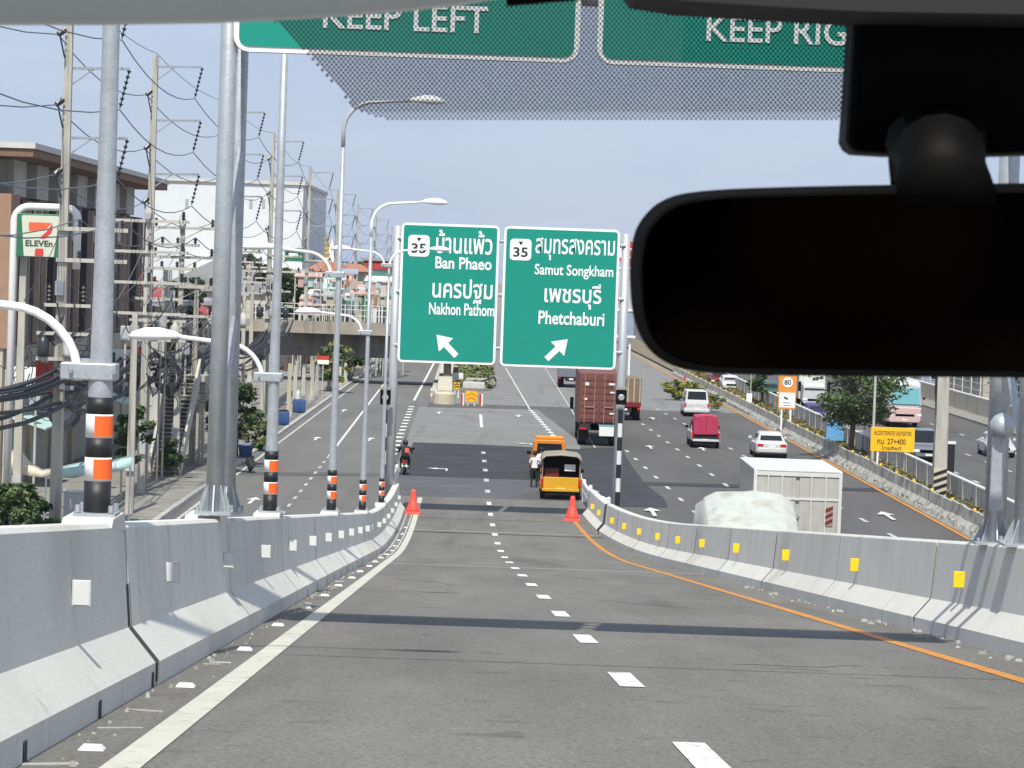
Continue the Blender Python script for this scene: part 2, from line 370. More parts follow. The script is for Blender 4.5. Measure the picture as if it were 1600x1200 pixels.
def copy_tree(src, label=None, loc=None, rz=None, parent=None):
    c = src.copy(); COL.objects.link(c); c.parent = parent
    WL[c] = WL[src]
    if label: c['label'] = label
    if loc is not None: c.location = loc; WL[c] = Vector(loc)
    if rz is not None: c.rotation_euler = (0, 0, rz)
    for ch in src.children: copy_tree(ch, parent=c)
    return c
_tc = {}
def text(s_, bold=0.0):
    key = (s_, bold)
    if key in _tc: return _tc[key]
    cu = bpy.data.curves.new('txt', 'FONT'); cu.body = s_; cu.size = 1; cu.offset = bold; cu.resolution_u = 3
    ob = bpy.data.objects.new('txt', cu); COL.objects.link(ob)
    dg = bpy.context.evaluated_depsgraph_get(); dg.update()
    me = bpy.data.meshes.new_from_object(ob.evaluated_get(dg))
    vs = [(v.co.x, v.co.y) for v in me.vertices]; fs = [tuple(p.vertices) for p in me.polygons]
    bpy.data.objects.remove(ob); bpy.data.curves.remove(cu); bpy.data.meshes.remove(me)
    _tc[key] = (vs, fs); return _tc[key]
def put_text(mb, s_, o, right, up, width=None, height=None, bold=0.0, fitbox=None):
    """Lay a line of text: o = lower-left corner of its ink, right/up unit vectors, ink width and height in metres."""
    vs, fs = text(s_, bold)
    x0 = min(v[0] for v in vs); x1 = max(v[0] for v in vs); y0 = min(v[1] for v in vs); y1 = max(v[1] for v in vs)
    sx = width / (x1 - x0); sy = (height / (y1 - y0)) if height else sx
    o, right, up = Vector(o), Vector(right), Vector(up)
    mb.add([o + right * ((v[0] - x0) * sx) + up * ((v[1] - y0) * sy) for v in vs], fs)
def rounded(w, h, r, n=4, cx=0, cy=0):
    pts = []
    for sx, sy, a0 in ((1, 1, 0), (-1, 1, 90), (-1, -1, 180), (1, -1, 270)):
        for k in range(n + 1):
            a = R(a0 + 90 * k / n); pts.append((cx + sx * (w / 2 - r) + r * math.cos(a), cy + sy * (h / 2 - r) + r * math.sin(a)))
    return pts

# ------------------------------------------------------------------ the setting: ground, roads, ramp
def xc(Y): return 1.45 - .0175 * Y                   # centre line of the ramp
def zr(Y):                                           # ramp surface: 8 % down, then a sag into the lower road
    if Y < 82: return 2.25 + (82 - Y) * .079
    if Y < 138: return max(.03, 2.25 - .079 * (Y - 82) + .079 * (Y - 82) ** 2 / 113.0)
    return .03
def offR(Y): return 4.55 if Y < 85 else max(3.9, 4.55 - (Y - 85) * .024)
def kerbL(Y): return -13.0 - .006 * Y
def fR(Y): return 20.05 - .0083 * Y                  # orange edge line of the right-hand carriageway
def frange(a, b, s):
    n = max(1, round((b - a) / s)); return [a + (b - a) * i / n for i in range(n + 1)]
def strip(mb, Ys, xl, xr, zf, nx=1):
    ring = []
    for Y in Ys: ring.append([Vector((xl(Y) + (xr(Y) - xl(Y)) * i / nx, Y, zf(Y))) for i in range(nx + 1)])
    n = nx + 1; fs = []
    for i in range(len(Ys) - 1):
        for j in range(nx): fs.append((i * n + j, i * n + j + 1, (i + 1) * n + j + 1, (i + 1) * n + j))
    mb.add([p for r_ in ring for p in r_], fs); return mb
def flat(z): return lambda Y: z

g = MB(); g.poly([(-2500, -400, -.03), (2500, -400, -.03), (2500, 5000, -.03), (-2500, 5000, -.03)])
struct(g.build('ground', 'ground_earth'))
b = MB(); strip(b, frange(40, 620, 20), kerbL, lambda Y: xc(Y) - 2.5 if Y < 150 else -6.5, flat(.0))
left_road = struct(b.build('left_road', 'asphalt_old'))
b = MB(); strip(b, frange(40, 234, 20), lambda Y: xc(Y) + 2 if Y < 150 else -6.5, lambda Y: fR(Y) + .9, flat(.0))
main_road = struct(b.build('main_road', 'asphalt_right'))
b = MB(); strip(b, frange(234, 900, 30), flat(-6.5), lambda Y: fR(Y) + .9, flat(.0))
b.build('far_paving', 'asphalt_pale', main_road)
# gore where the ramp lands: paler old asphalt, then newer dark patches
def gpatch(name, pts, z, m, parent): 
    q = MB(); q.poly([G(x, y, z) for x, y in pts]); return q.build(name, m, parent)
gpatch('pale_patch', [(598, 800), (930, 806), (905, 690), (840, 640), (655, 636), (622, 720)], .006, 'asphalt_pale', main_road)
gpatch('mid_patch', [(606, 789), (905, 790), (905, 747), (765, 744), (620, 742)], .034, 'asphalt_mid', main_road)
gpatch('dark_patch', [(622, 742), (772, 750), (905, 756), (905, 702), (756, 695), (646, 691)], .038, 'asphalt_new', main_road)
gpatch('dark_patch', [(905, 790), (1044, 793), (1037, 778), (1008, 756), (990, 732), (978, 714), (972, 699), (905, 701)], .012, 'asphalt_new', main_road)
gpatch('shadow_strip', [(372, 742), (606, 744), (606, 739), (372, 737)], .012, 'asphalt_mid', left_road)  # dark strips painted across the roads in place of an overhead shadow line
gpatch('shadow_strip', [(975, 757), (1480, 771), (1480, 766), (975, 752)], .016, 'asphalt_new', main_road)
gpatch('shadow_strip', [(640, 748), (905, 757), (905, 753), (640, 744)], .042, 'asphalt_mid', main_road)
# left pavement with a real kerb
b = MB()
for Y in frange(60, 580, 20)[:-1]:
    Y2 = Y + 20
    b.extr([(kerbL(Y) - .25, Y, -.02), (kerbL(Y), Y, -.02), (kerbL(Y) - .02, Y, .15), (kerbL(Y) - .25, Y, .15)], (kerbL(Y2) - kerbL(Y), 19.97, 0))
kl = struct(b.build('left_kerb', 'kerb_concrete'))
b = MB(); strip(b, frange(60, 640, 20), lambda Y: kerbL(Y) - 16, lambda Y: kerbL(Y) - .25, flat(.13))
struct(b.build('left_pavement', 'paving'))
# oncoming carriageway on the right and the far pavement
b = MB(); strip(b, frange(60, 900, 20), flat(21.75), flat(36.6), flat(.0)); far_road = struct(b.build('far_road', 'asphalt_right'))
b = MB(); b.bx(36.6, 60, 60, 640, -.02, .14); struct(b.build('far_pavement', 'paving'))
b = MB(); strip(b, frange(60, 640, 20), lambda Y: fR(Y) + 1.1, flat(21.7), flat(.2)); struct(b.build('median_bed', 'soil'))
b = MB(); strip(b, frange(60, 420, 20), lambda Y: fR(Y) + .2, lambda Y: fR(Y) + 1.1, flat(.008)); b.build('verge_dirt', 'ground_earth', main_road)

# ramp: deck sheet and retaining walls
Ys = frange(-14, 138.4, 1.6)
b = MB(); strip(b, Ys, lambda Y: xc(Y) - 4.36, lambda Y: xc(Y) + offR(Y) + .76, zr, 6)
ramp = struct(b.build('ramp', 'asphalt_ramp', smooth=True))
for s_, xf in ((-1, lambda Y: xc(Y) - 4.36), (1, lambda Y: xc(Y) + offR(Y) + .76)):
    b = MB(); ring = [[(xf(Y), Y, -.1), (xf(Y), Y, zr(Y))] for Y in Ys]
    b.loft(ring, cap=False, closed=False); b.build('retaining_wall', 'barrier_concrete', ramp)
def onramp_strip(name, Ya, Yb, xl, xr, m, dz=.006, step=1.6):
    q = MB(); strip(q, frange(Ya, Yb, step), xl, xr, lambda Y: zr(Y) + dz); return q.build(name, m, ramp)
onramp_strip('edge_line', -10, 133, lambda Y: xc(Y) - 3.2, lambda Y: xc(Y) - 3.0, 'paint_cream')
oE = lambda Y: 3.62 - (Y - 20) * .0028
onramp_strip('edge_line', -10, 128, lambda Y: xc(Y) + oE(Y), lambda Y: xc(Y) + oE(Y) + .17, 'paint_orange')
for i in range(-3, 21):
    Y = 16.7 + 7.6 * i
    if Y < 133: onramp_strip('lane_dash', Y - 1.02, Y + 1.02, lambda Y: xc(Y) - .1, lambda Y: xc(Y) + .1, 'paint_white', .007)
    else:
        q = MB(); strip(q, [Y - 1, Y + 1], lambda Y: xc(Y) - .12, lambda Y: xc(Y) + .12, flat(.05)); q.build('lane_dash', 'paint_dashes_old', main_road)
for Y, w, m in ((70.5, .35, 'kerb_concrete'), (108, .5, 'asphalt_new'), (109.6, .2, 'kerb_concrete'), (26.4, .035, 'asphalt_new'), (119, .3, 'asphalt_mid')):
    onramp_strip('joint_strip', Y, Y + w, lambda Y: xc(Y) - 3.6, lambda Y: xc(Y) + offR(Y), m, .0045, .3)
# ladder of thin lines beside the left barrier near the foot of the ramp
for k in range(2): onramp_strip('guide_line', 78, 122, lambda Y: xc(Y) - 3.3 - .22 * k, lambda Y: xc(Y) - 3.25 - .22 * k, 'paint_dashes_old', .008)
for Y in (82, 92, 97, 107): onramp_strip('guide_line', Y, Y + .5, lambda Y: xc(Y) - 3.56, lambda Y: xc(Y) - 3.2, 'paint_dashes_old', .0092, .25)
# road studs between barrier and edge line
b0 = None
for i in range(18):
    Y = 15.8 + 5.6 * i; p = Vector((xc(Y) - 3.36 + rnd.uniform(-.03, .03), Y, zr(Y) + .004))
    if b0 is None:
        q = MB(); q.box((0, 0, .012), (.14, .11, .024), top=.7); b0 = q.build('road_stud', 'white_reflective', ramp); b0.location = p
    else: copy_of(b0, 'road_stud', ramp, p)
# hairline cracks and tar seals in the ramp surface
for Y0, u0, n_, dy in ((27.5, 1.2, 8, .4), (44, 2.2, 9, .8), (52, -1.4, 8, 1.2), (60, 1.5, 7, 1.4)):
    q = MB(); u = u0; Y = Y0; pl = []
    for k in range(n_): pl.append((u, Y)); u += rnd.uniform(.05, .3) * (1 if int(Y0) % 2 else -1); Y += rnd.uniform(-.3, 1) * dy
    w_ = .004 + Y0 * .0002
    q.loft([[Vector((xc(Y) + u, Y - w_, zr(Y) + .003)), Vector((xc(Y) + u, Y + w_ * 2, zr(Y) + .003))] for u, Y in pl], cap=False, closed=False); q.build('crack', 'asphalt_new', ramp)
# mortar crumbs and paint spatter along the foot of the left barrier
q = MB()
for i in range(120):
    Y = rnd.uniform(14, 60); u = abs(rnd.gauss(0, .12)) + .01; s_ = rnd.uniform(.008, .03)
    if rnd.random() < .1: q.box((xc(Y) - 3.56 + u, Y, zr(Y) + .005), (rnd.uniform(.08, .3), rnd.uniform(.02, .07), .006), rz=rnd.uniform(-.3, .3))
    else: q.box((xc(Y) - 3.57 + u, Y, zr(Y) + s_ * .35), (s_, s_ * 1.3, s_), rz=rnd.random() * 3, top=.6)
for i in range(60):
    Y = rnd.uniform(30, 60); u = -abs(rnd.gauss(0, .14)) - .02; s_ = rnd.uniform(.01, .05)
    q.box((xc(Y) + 4.53 + u, Y, zr(Y) + s_ * .3), (s_, s_ * 2, s_ * .8), rz=rnd.random() * 3, top=.6)
tag(q.build('mortar_crumbs', 'barrier_concrete_worn'), 'pale mortar crumbs and chips along the foot of the ramp barriers', 'debris', kind='stuff')

# concrete barriers on both sides of the ramp
PROF = [(0, -.02), (0, .17), (.21, .42), (.27, 1.15), (.30, 1.18), (.50, 1.18), (.53, 1.15), (.59, .42), (.76, .17), (.76, -.02)]
def barrier(side, base, Y0, Y1, first, label):
    t_ = thing('concrete_barrier', label, 'barrier', (base(Y0), Y0, zr(Y0)))
    cuts = [Y0] + [c for c in frange(first, first + 9.5 * 20, 9.5) if Y0 + 1 < c < Y1 - 1] + [Y1]
    for a, c in zip(cuts[:-1], cuts[1:]):
        q = MB(); rings = []
        dx = rnd.uniform(-.008, .008)
        for Y in frange(a + .012, c - .012, 1.9):
            rings.append([Vector((base(Y) + side * (u + dx), Y, zr(Y) + h)) for u, h in (PROF if side > 0 else PROF[::-1])])
        q.loft(rings)
        seg = q.build('segment', 'barrier_concrete', t_)
        # dark filler set back inside the joint
        q = MB(); Y = a
        q.loft([[Vector((base(Y + e) + side * (.38 + (u - .38) * .93), Y + e, zr(Y) + h * .985)) for u, h in (PROF if side > 0 else PROF[::-1])] for e in (-.02, .02)])
        q.build('joint_filler', 'barrier_gap', seg)
        wj, hj = (.075, .74) if (side < 0 and abs(a - 21.5) < .1) else (.035, 1.12)
        q = MB(); pf = [(u_ - .004, h_) for u_, h_ in ((0, .03), (0, .17), (.21, .42), (.21 + .06 * (hj - .42) / .73, hj))]
        q.loft([[Vector((base(a) + side * u_, a + e, zr(a) + h_)) for u_, h_ in pf] for e in (-wj, wj)], cap=False, closed=False); q.build('joint_slot', 'barrier_gap', seg)
        segs.append((side, a, c, seg))
    return t_
segs = []
bl = lambda Y: xc(Y) - 3.6
br_ = lambda Y: xc(Y) + offR(Y)
barrier(-1, bl, -9, 123, 21.5, 'long grey concrete barrier with white reflectors left of the ramp')
barrier(1, br_, -9, 110.5, 19.2, 'long grey concrete barrier with yellow reflectors right of the ramp')
# short end block of the right barrier, turned a little towards the lane
eb = lambda Y: 3.38 - (Y - 112) * .022
barrier(1, eb, 111.2, 123, 200, 'short weathered end block of concrete barrier beside the right red cone')
def seg_of(side, Y):
    for s_, a, c, o in segs:
        if s_ == side and a <= Y < c: return o
for i in range(18):
    Y = 18.4 + 5.95 * i
    if Y > 122: break
    q = MB(); x = bl(Y) - .235; z = zr(Y) + .76
    q.box((x + .055, Y, z), (.12, .02, .165)); q.build('reflector', 'grey_reflective', seg_of(-1, Y), bev=.004)
    q = MB(); q.box((x + .055, Y - .013, z), (.1, .006, .145)); q.build('reflector_face', 'white_reflective', seg_of(-1, Y))
for Y in (35.9, 45.3, 54.8, 64.5, 73.5, 81.5, 88.5, 95, 101, 106.5, 113.5, 118.5):
    bf = br_ if Y < 110 else eb
    q = MB(); x = bf(Y) + .235; z = zr(Y) + .72
    q.box((x - .06, Y, z), (.135, .02, .2)); q.build('reflector', 'yellow_reflective', seg_of(1, Y), bev=.006)
for i in range(22):                                       # drain slots through the toe of the left barrier
    Y = 14.9 + 3.15 * i; q = MB(); q.box((bl(Y) - .005, Y, zr(Y) + .055), (.018, .09, .11)); q.build('drain_slot', 'barrier_gap', seg_of(-1, Y))
for Y in (21.1, 40.7, 60.7, 80.7, 101, 30.6):             # concrete pads on the left barrier that carry the posts
    q = MB(); w = .42 if Y != 30.6 else .5
    q.extr([(bl(Y) - .27, Y - w, zr(Y) + 1.14), (bl(Y) - .27, Y + w, zr(Y) + 1.10), (bl(Y) - .27, Y + w * .7, zr(Y) + 1.235), (bl(Y) - .27, Y - w * .7, zr(Y) + 1.235)], (-.36, 0, 0))
    q.build('post_pad', 'barrier_concrete', seg_of(-1, Y))

# ------------------------------------------------------------------ markings on the lower roads
def lane(parent, pa, pb, Ya, Yb, w=.2, ln=2.0, step=7.6, m='paint_dashes_old', z=.02):
    A, B = G(*pa), G(*pb); k = (B.x - A.x) / (B.y - A.y); Y = Ya; src = None
    while Y < Yb:
        x = A.x + k * (Y - A.y)
        if src is None:
            q = MB(); q.box((0, 0, 0), (w, ln, .006), rz=-math.atan(k)); src = q.build('lane_dash', m, parent); src.location = (x, Y, z)
        else: copy_of(src, 'lane_dash', parent, (x, Y, z))
        Y += step
def line(parent, pa, pb, w=.15, m='paint_white', z=.02, name='edge_line'):
    A, B = G(*pa), G(*pb); d = (B - A).normalized(); n = Vector((-d.y, d.x, 0)) * w / 2
    q = MB(); q.poly([Vector((p.x, p.y, z)) for p in (A - n, B - n, B + n, A + n)][::-1]); return q.build(name, m, parent)
lane(main_road, (982.5, 708), (1086, 801), 122.6, 236)
lane(main_road, (1067.5, 709.5), (1123.7, 750.7), 118.7, 236)
lane(main_road, (1142.5, 702), (1162, 712.5), 114, 236)
b = MB(); strip(b, frange(90, 420, 20), lambda Y: fR(Y) - .1, lambda Y: fR(Y) + .1, flat(.024)); b.build('edge_line', 'paint_orange', main_road)
lane(left_road, (448, 795), (510, 718), 118, 160, .15, 1.6, 4.2)
line(left_road, (514, 713), (600, 600), .14)
b = MB(); strip(b, frange(70, 420, 20), lambda Y: kerbL(Y) + .45, lambda Y: kerbL(Y) + .6, flat(.02)); b.build('edge_line', 'paint_dashes_old', left_road)
line(main_road, (647, 626), (690, 545), .2)
line(main_road, (751, 648), (752.5, 668), .2, z=.02)
line(main_road, (655, 637), (845, 646), .28, 'paint_dashes_old')
line(main_road, (868, 684), (830, 642), .12, 'paint_dashes_old')
line(main_road, (828, 640), (790, 575), .15, 'paint_cream')
line(main_road, (846, 566), (930, 700), .0 + .1, 'paint_dashes_old')
def bars(parent, pa, pb, n, w, ln, z=.03):
    A, B = G(*pa), G(*pb)
    for i in range(n):
        p = A.lerp(B, i / (n - 1)); q = MB(); q.box((p.x, p.y, z), (w, ln, .006)); q.build('merge_bar', 'paint_white', parent)
bars(main_road, (614, 710), (643, 636), 15, .42, 1.5)
bars(main_road, (864, 681), (830, 642), 11, .36, 1.3)
def arrow(parent, px, py, kind='straight', z=.05, s_=1.0):
    p = G(px, py); q = MB(); q.box((p.x, p.y - .6 * s_, z), (.18 * s_, 2.8 * s_, .005))
    if kind == 'straight': q.poly([(p.x - .4 * s_, p.y + .8 * s_, z + .003), (p.x + .4 * s_, p.y + .8 * s_, z + .003), (p.x, p.y + 2.6 * s_, z + .003)])
    else:
        k = -1 if kind == 'left' else 1
        q.box((p.x + k * .45 * s_, p.y + .8 * s_, z), (.9 * s_, .7 * s_, .004)); q.poly([(p.x + k * .9 * s_, p.y - .2 * s_, z + .003), (p.x + k * .9 * s_, p.y + 1.8 * s_, z + .003), (p.x + k * 1.9 * s_, p.y + .8 * s_, z + .003)][::k])
    q.build('lane_arrow', 'paint_white', parent)
arrow(main_road, 698, 735, 'left', .055, .55); arrow(main_road, 1020, 802); arrow(main_road, 1016, 700, s_=.8); arrow(main_road, 1098, 703, s_=.8); arrow(main_road, 1388, 808); arrow(main_road, 1020, 655, s_=.8)
arrow(main_road, 686, 646, s_=.8); arrow(main_road, 810, 651, s_=.8); arrow(main_road, 830, 695, 'left', s_=.5)
for px, py in ((394, 783), (537, 642), (494, 686), (578, 687)): arrow(left_road, px, py, 'straight', .02, .8)
for x in (25.2, 28.8, 32.4): 
    q = MB(); src = None; Y = 118 + x
    while Y < 300:
        if src is None: q.box((0, 0, 0), (.2, 2, .006)); src = q.build('lane_dash', 'paint_dashes_old', far_road); src.location = (x, Y, .02)
        else: copy_of(src, 'lane_dash', far_road, (x, Y, .02))
        Y += 7.6

# ------------------------------------------------------------------ overhead sign gantry near the camera
YG = 30.5
def flange(mb, c, r, n=8, h=.3, w=.3):
    c = Vector(c); mb.box((c.x, c.y, c.z + .015), (w * 2, w * 2, .03))
    for k in range(n):
        a = 2 * math.pi * k / n; d = Vector((math.cos(a), math.sin(a), 0)); t_ = Vector((-d.y, d.x, 0)) * .008
        p0 = c + d * r * .9 + Vector((0, 0, .03)); p1 = c + d * w * .95 + Vector((0, 0, .03)); p2 = c + d * r * .9 + Vector((0, 0, h))
        mb.extr([p0 - t_, p1 - t_, p2 - t_], t_ * 2)
def bolts(mb, c, w):
    for sx in (-1, 1):
        for sy in (-1, 1): mb.lathe([(.022, 0), (.022, .05)], 6, (c[0] + sx * w * .85, c[1] + sy * w * .85, c[2] + .03))
gx0, gx1 = xc(YG) - 4.0, xc(YG) + 4.55 + .42
zb = zr(YG) + 1.235
GRX = 5.79
gan = thing('sign_gantry', 'galvanised steel gantry spanning the ramp overhead, carrying the keep left and keep right signs', 'gantry', (gx0, YG, zb))
for (x, y, r_) in ((gx0 + .08, YG - .4, .088), (gx0 + .025, YG + 1.5, .084), (GRX, 34.9, .125), (GRX + .05, 33.1, .13)):
    base = zr(y) + (1.235 if x < 0 else 1.18)
    q = MB(); q.lathe([(r_ * 1.06, base + .02), (r_, base + 3), (r_ * .92, 16.6)], 20, (x, y, 0)); p_ = q.build('post', 'galvanised', gan, smooth=True)
    q = MB(); flange(q, (x, y, base), r_, 8, .34, r_ * 2.1); q.build('base_flange', 'galvanised', p_)
    q = MB(); bolts(q, (x, y, base), r_ * 2.1); q.build('anchor_bolt', 'galvanised', p_)['kind'] = 'stuff'
for z in (13.0, 14.2, 15.6):
    q = MB(); q.tube([(gx0 + .05, YG - .3, z), (GRX, YG - .3, z)], .1, 12); q.tube([(GRX, YG - .3, z), (GRX, 34.9, z)], .1, 12); q.build('beam', 'galvanised', gan, smooth=True)
for x, ya, yb_ in ((gx0 + .05, YG - .3, YG + 1.5), (GRX + .02, 33.1, 34.9)):
    for z0, z1 in ((8.2, 9.6), (10, 11.4), (11.8, 13.2)):
        q = MB(); q.tube([(x, ya, z0), (x, yb_, z1)], .045, 8); q.build('brace', 'galvanised', gan, smooth=True)
q = MB(); x = GRX; q.lathe([(.14, 8.45), (.15, 8.6), (.1, 8.68), (.02, 8.72)], 14, (x - .0, 34.9 - .24, 0)); q.build('access_cover', 'galvanised', gan, smooth=True)
q = MB(); q.box((x - .03, 34.9 - .2, 8.0), (.16, .08, .9)); q.build('cable_duct', 'galvanised', gan, bev=.02)
SG_Y = YG - .52
def sign_panel(name, label, corners, Y, wall, border=.05, rad=.14, group=None):
    """corners: left, right X and bottom, top z of a panel facing the camera"""
    x0, x1, z0, z1 = corners
    t_ = thing(name, label, 'road sign', ((x0 + x1) / 2, Y, z0), group=group)
    w, h = x1 - x0, z1 - z0; cx, cz = (x0 + x1) / 2, (z0 + z1) / 2
    q = MB(); q.extr([(cx + a, Y + .03, cz + c) for a, c in rounded(w, h, rad)], (0, .04, 0)); q.build('backing', 'sign_back', t_)
    q = MB(); q.extr([(cx + a, Y + .012, cz + c) for a, c in rounded(w - .01, h - .01, rad)], (0, .016, 0)); q.build('border', 'sign_white', t_)
    q = MB(); q.extr([(cx + a, Y, cz + c) for a, c in rounded(w - 2 * border, h - 2 * border, max(.03, rad - border))], (0, .010, 0)); q.build('panel', wall, t_)
    return t_
XR, ZU = Vector((1, 0, 0)), Vector((0, 0, 1))
zbot = D(640, 90, SG_Y).z
a0, a1 = D(364, 60, SG_Y).x, D(906, 80, SG_Y).x
s1 = sign_panel('overhead_sign', 'green overhead sign reading KEEP LEFT behind the dotted windshield band', (a0, a1, zbot, zbot + 3.3), SG_Y, 'sign_green', .06, .16)
def letter(parent, s_, xa, xb, za, zb_, Y, m='sign_white', bold=.0, name='lettering', right=XR):
    q = MB(); put_text(q, s_, (xa, Y - .012, za), right, ZU, xb - xa, zb_ - za, bold); return q.build(name, m, parent)
letter(s1, 'KEEP LEFT', D(505, 30, SG_Y).x, D(762, 40, SG_Y).x, zbot + .27, zbot + .54, SG_Y, bold=.012)
a0, a1 = D(932, 80, SG_Y).x, D(1573, 100, SG_Y).x
s2 = sign_panel('overhead_sign', 'green overhead sign reading KEEP RIGHT partly hidden by the mirror mount', (a0, a1, zbot, zbot + 3.3), SG_Y, 'sign_green', .06, .16)
letter(s2, 'KEEP RIGHT', D(1104, 50, SG_Y).x, D(1400, 60, SG_Y).x, zbot + .27, zbot + .54, SG_Y, bold=.012)
for t_, x0 in ((s1, s1.location.x), (s2, s2.location.x)):
    letter(t_, '←' if t_ is s1 else '→', x0 - .5, x0 + .5, zbot + 1.2, zbot + 1.9, SG_Y, name='arrow')

# ------------------------------------------------------------------ direction sign at the foot of the ramp
YS = 121.0
pL = D(610, 700, YS).x; pR = D(967, 700, YS).x
g2 = thing('sign_gantry', 'two grey posts at the foot of the ramp carrying the big direction signs', 'gantry', (pL, YS + .35, 1.2))
for x in (pL, pR):
    base = .18 if x < 0 else .18
    q = MB(); q.lathe([(.2, base), (.19, 6), (.17, 12.1)], 14, (x, YS + .35, 0)); p_ = q.build('post', 'galvanised_far', g2, smooth=True)
    q = MB(); flange(q, (x, YS + .35, base), .19, 8, .5, .42); q.build('base_flange', 'galvanised_far', p_)
for z in (7.2, 9.4, 11.6):
    q = MB(); q.tube([(pL, YS + .2, z), (pR, YS + .2, z)], .07, 8); q.build('beam', 'galvanised_far', g2)
def corners(px):
    a, b_, c, d_ = [D(*p, YS) for p in px]
    return ((a.x + d_.x) / 2, (b_.x + c.x) / 2, (c.z + d_.z) / 2, (a.z + b_.z) / 2)
lp = sign_panel('direction_sign', 'tall green Thai direction sign with white arrow pointing up left', corners([(630, 348), (780, 352), (775, 570), (618, 566)]), YS, 'sign_green', .1, .2)
rp_ = sign_panel('direction_sign', 'wider green Thai direction sign with white arrow pointing up right', corners([(789, 353), (969, 359), (962, 578), (780, 572)]), YS, 'sign_green', .1, .2)
def sgn(parent, s_, x0, x1, yt, yb, bold=.01, m='sign_white', name='lettering'):
    A, B, T = D(x0, yb, YS), D(x1, yb, YS), D((x0 + x1) / 2, yt, YS); C_ = D((x0 + x1) / 2, yb, YS)
    letter(parent, s_, A.x, B.x, C_.z, T.z, YS, m, bold, name)
sgn(lp, 'บ้านแพ้ว', 681, 769, 360, 397, .014); sgn(lp, 'Ban Phaeo', 680, 768, 402, 421, .02)
sgn(lp, 'นครปฐม', 675, 769, 436, 474, .014); sgn(lp, 'Nakhon Pathom', 670, 772, 474, 493, .016)
sgn(rp_, 'สมุทรสงคราม', 836, 960, 373, 408, .012); sgn(rp_, 'Samut Songkham', 835, 958, 414, 436, .014)
sgn(rp_, 'เพชรบุรี', 850, 939, 443, 483, .014); sgn(rp_, 'Phetchaburi', 841, 944, 487, 508, .018)
for par, x0, y0 in ((lp, 654.5, 384), (rp_, 813.5, 390)):
    c = D(x0, y0, YS); q = MB(); q.extr([(c.x + a, YS - .014, c.z + b_) for a, b_ in rounded(.88, .88, .16)], (0, .012, 0)); sh = q.build('route_shield', 'sign_white', par)
    letter(par, '35', c.x - .3, c.x + .3, c.z - .3, c.z + .1, YS - .01, 'sign_black', .02, 'route_number')
    q = MB(); q.extr([(c.x + a, YS - .022, c.z + b_) for a, b_ in ((-.09, .33), (.09, .33), (.05, .24), (0, .19), (-.05, .24))], (0, .006, 0)); q.build('route_crest', 'sign_black', par)
def arrow_sign(par, px, py, k):
    c = D(px, py, YS); q = MB(); pts = [(-.07, -.62), (.07 * 1, -.62), (.13, .02), (.36, -.06), (0, .6), (-.36, -.06), (-.13, .02)]
    pts = [(-.12, -.62), (.12, -.62), (.12, .0), (.4, .0), (0, .58), (-.4, .0), (-.12, .0)]
    a = R(45) * k; q.poly([(c.x + x * math.cos(a) - z * math.sin(a), YS - .014, c.z + x * math.sin(a) + z * math.cos(a)) for x, z in pts]); q.build('arrow', 'sign_white', par)
arrow_sign(lp, 697, 539, 1); arrow_sign(rp_, 871, 545, -1)
# black and white marker posts with a warning lamp beside the gantry posts
for px, lab in ((599, 'black and white striped marker post with warning lamp left of the ramp foot'), (967, 'black and white striped marker post with warning lamp right of the ramp foot')):
    x = D(px, 720, YS - .6).x; t_ = thing('marker_post', lab, 'post', (x, YS - .6, .2))
    z0 = D(px, 790, YS - .6).z; z1 = D(px, 640, YS - .6).z; n = 7
    for k in range(n):
        q = MB(); h = (z1 - z0) / n; q.lathe([(.1, z0 + k * h), (.1, z0 + (k + 1) * h)], 10, (x + (z0 + k * h) * .0, YS - .6, 0)); q.build('stripe', 'white_reflective' if k % 2 == 1 else 'black_paint', t_)
    zb_ = D(px, 632, YS - .6).z
    q = MB(); q.box((x, YS - .6, zb_ + .3), (.42, .3, .6)); lb = q.build('lamp_box', 'black_plastic', t_, bev=.03)
    q = MB(); q.lathe([(.13, YS - .775), (.10, YS - .79)], 12, (x, 0, zb_ + .3), 'y'); q.build('lens', 'sign_back', lb)
    q = MB(); q.bx(x - .24, x + .24, YS - .8, YS - .4, zb_ + .62, zb_ + .70); q.build('solar_panel', 'canopy_cream', lb)

# ------------------------------------------------------------------ lamp posts with striped feet along the left barrier
ORD = ['nearest', 'second', 'third', 'fourth', 'fifth']
def lamp_head(mb, tip, d, s_=1.0):
    """cobra head: tip = inner end at the arm, d = unit direction outward"""
    d = Vector(d); n = Vector((-d.y, d.x, 0)); tip = Vector(tip); rings = []
    for u, w, h0, h1 in ((0, .05, -.02, .04), (.08, .11, -.03, .08), (.3, .17, -.06, .13), (.5, .165, -.07, .12), (.66, .11, -.05, .06), (.72, .03, -.03, .0)):
        ring = []
        for k in range(10):
            a = 2 * math.pi * k / 10; z = math.sin(a); zz = h1 * z if z > 0 else -h0 * z
            ring.append(tip + d * u * s_ + n * w * math.cos(a) * s_ + Vector((0, 0, zz * s_)))
        rings.append(ring)
    mb.loft(rings)
def arm_path(base, d, rise, reach, droop=0.0):
    base, d = Vector(base), Vector(d); pts = []; rr = min(rise, reach * .45)
    pts.append(base)
    for k in range(9):
        a = R(90) * k / 8; pts.append(base + Vector((0, 0, rise - rr + rr * math.sin(a))) + d * (rr - rr * math.cos(a)))
    pts.append(base + Vector((0, 0, rise + .06)) + d * reach)
    return pts
LOW = [9.33, 8.62, 10.05, 8.48, 10.4]
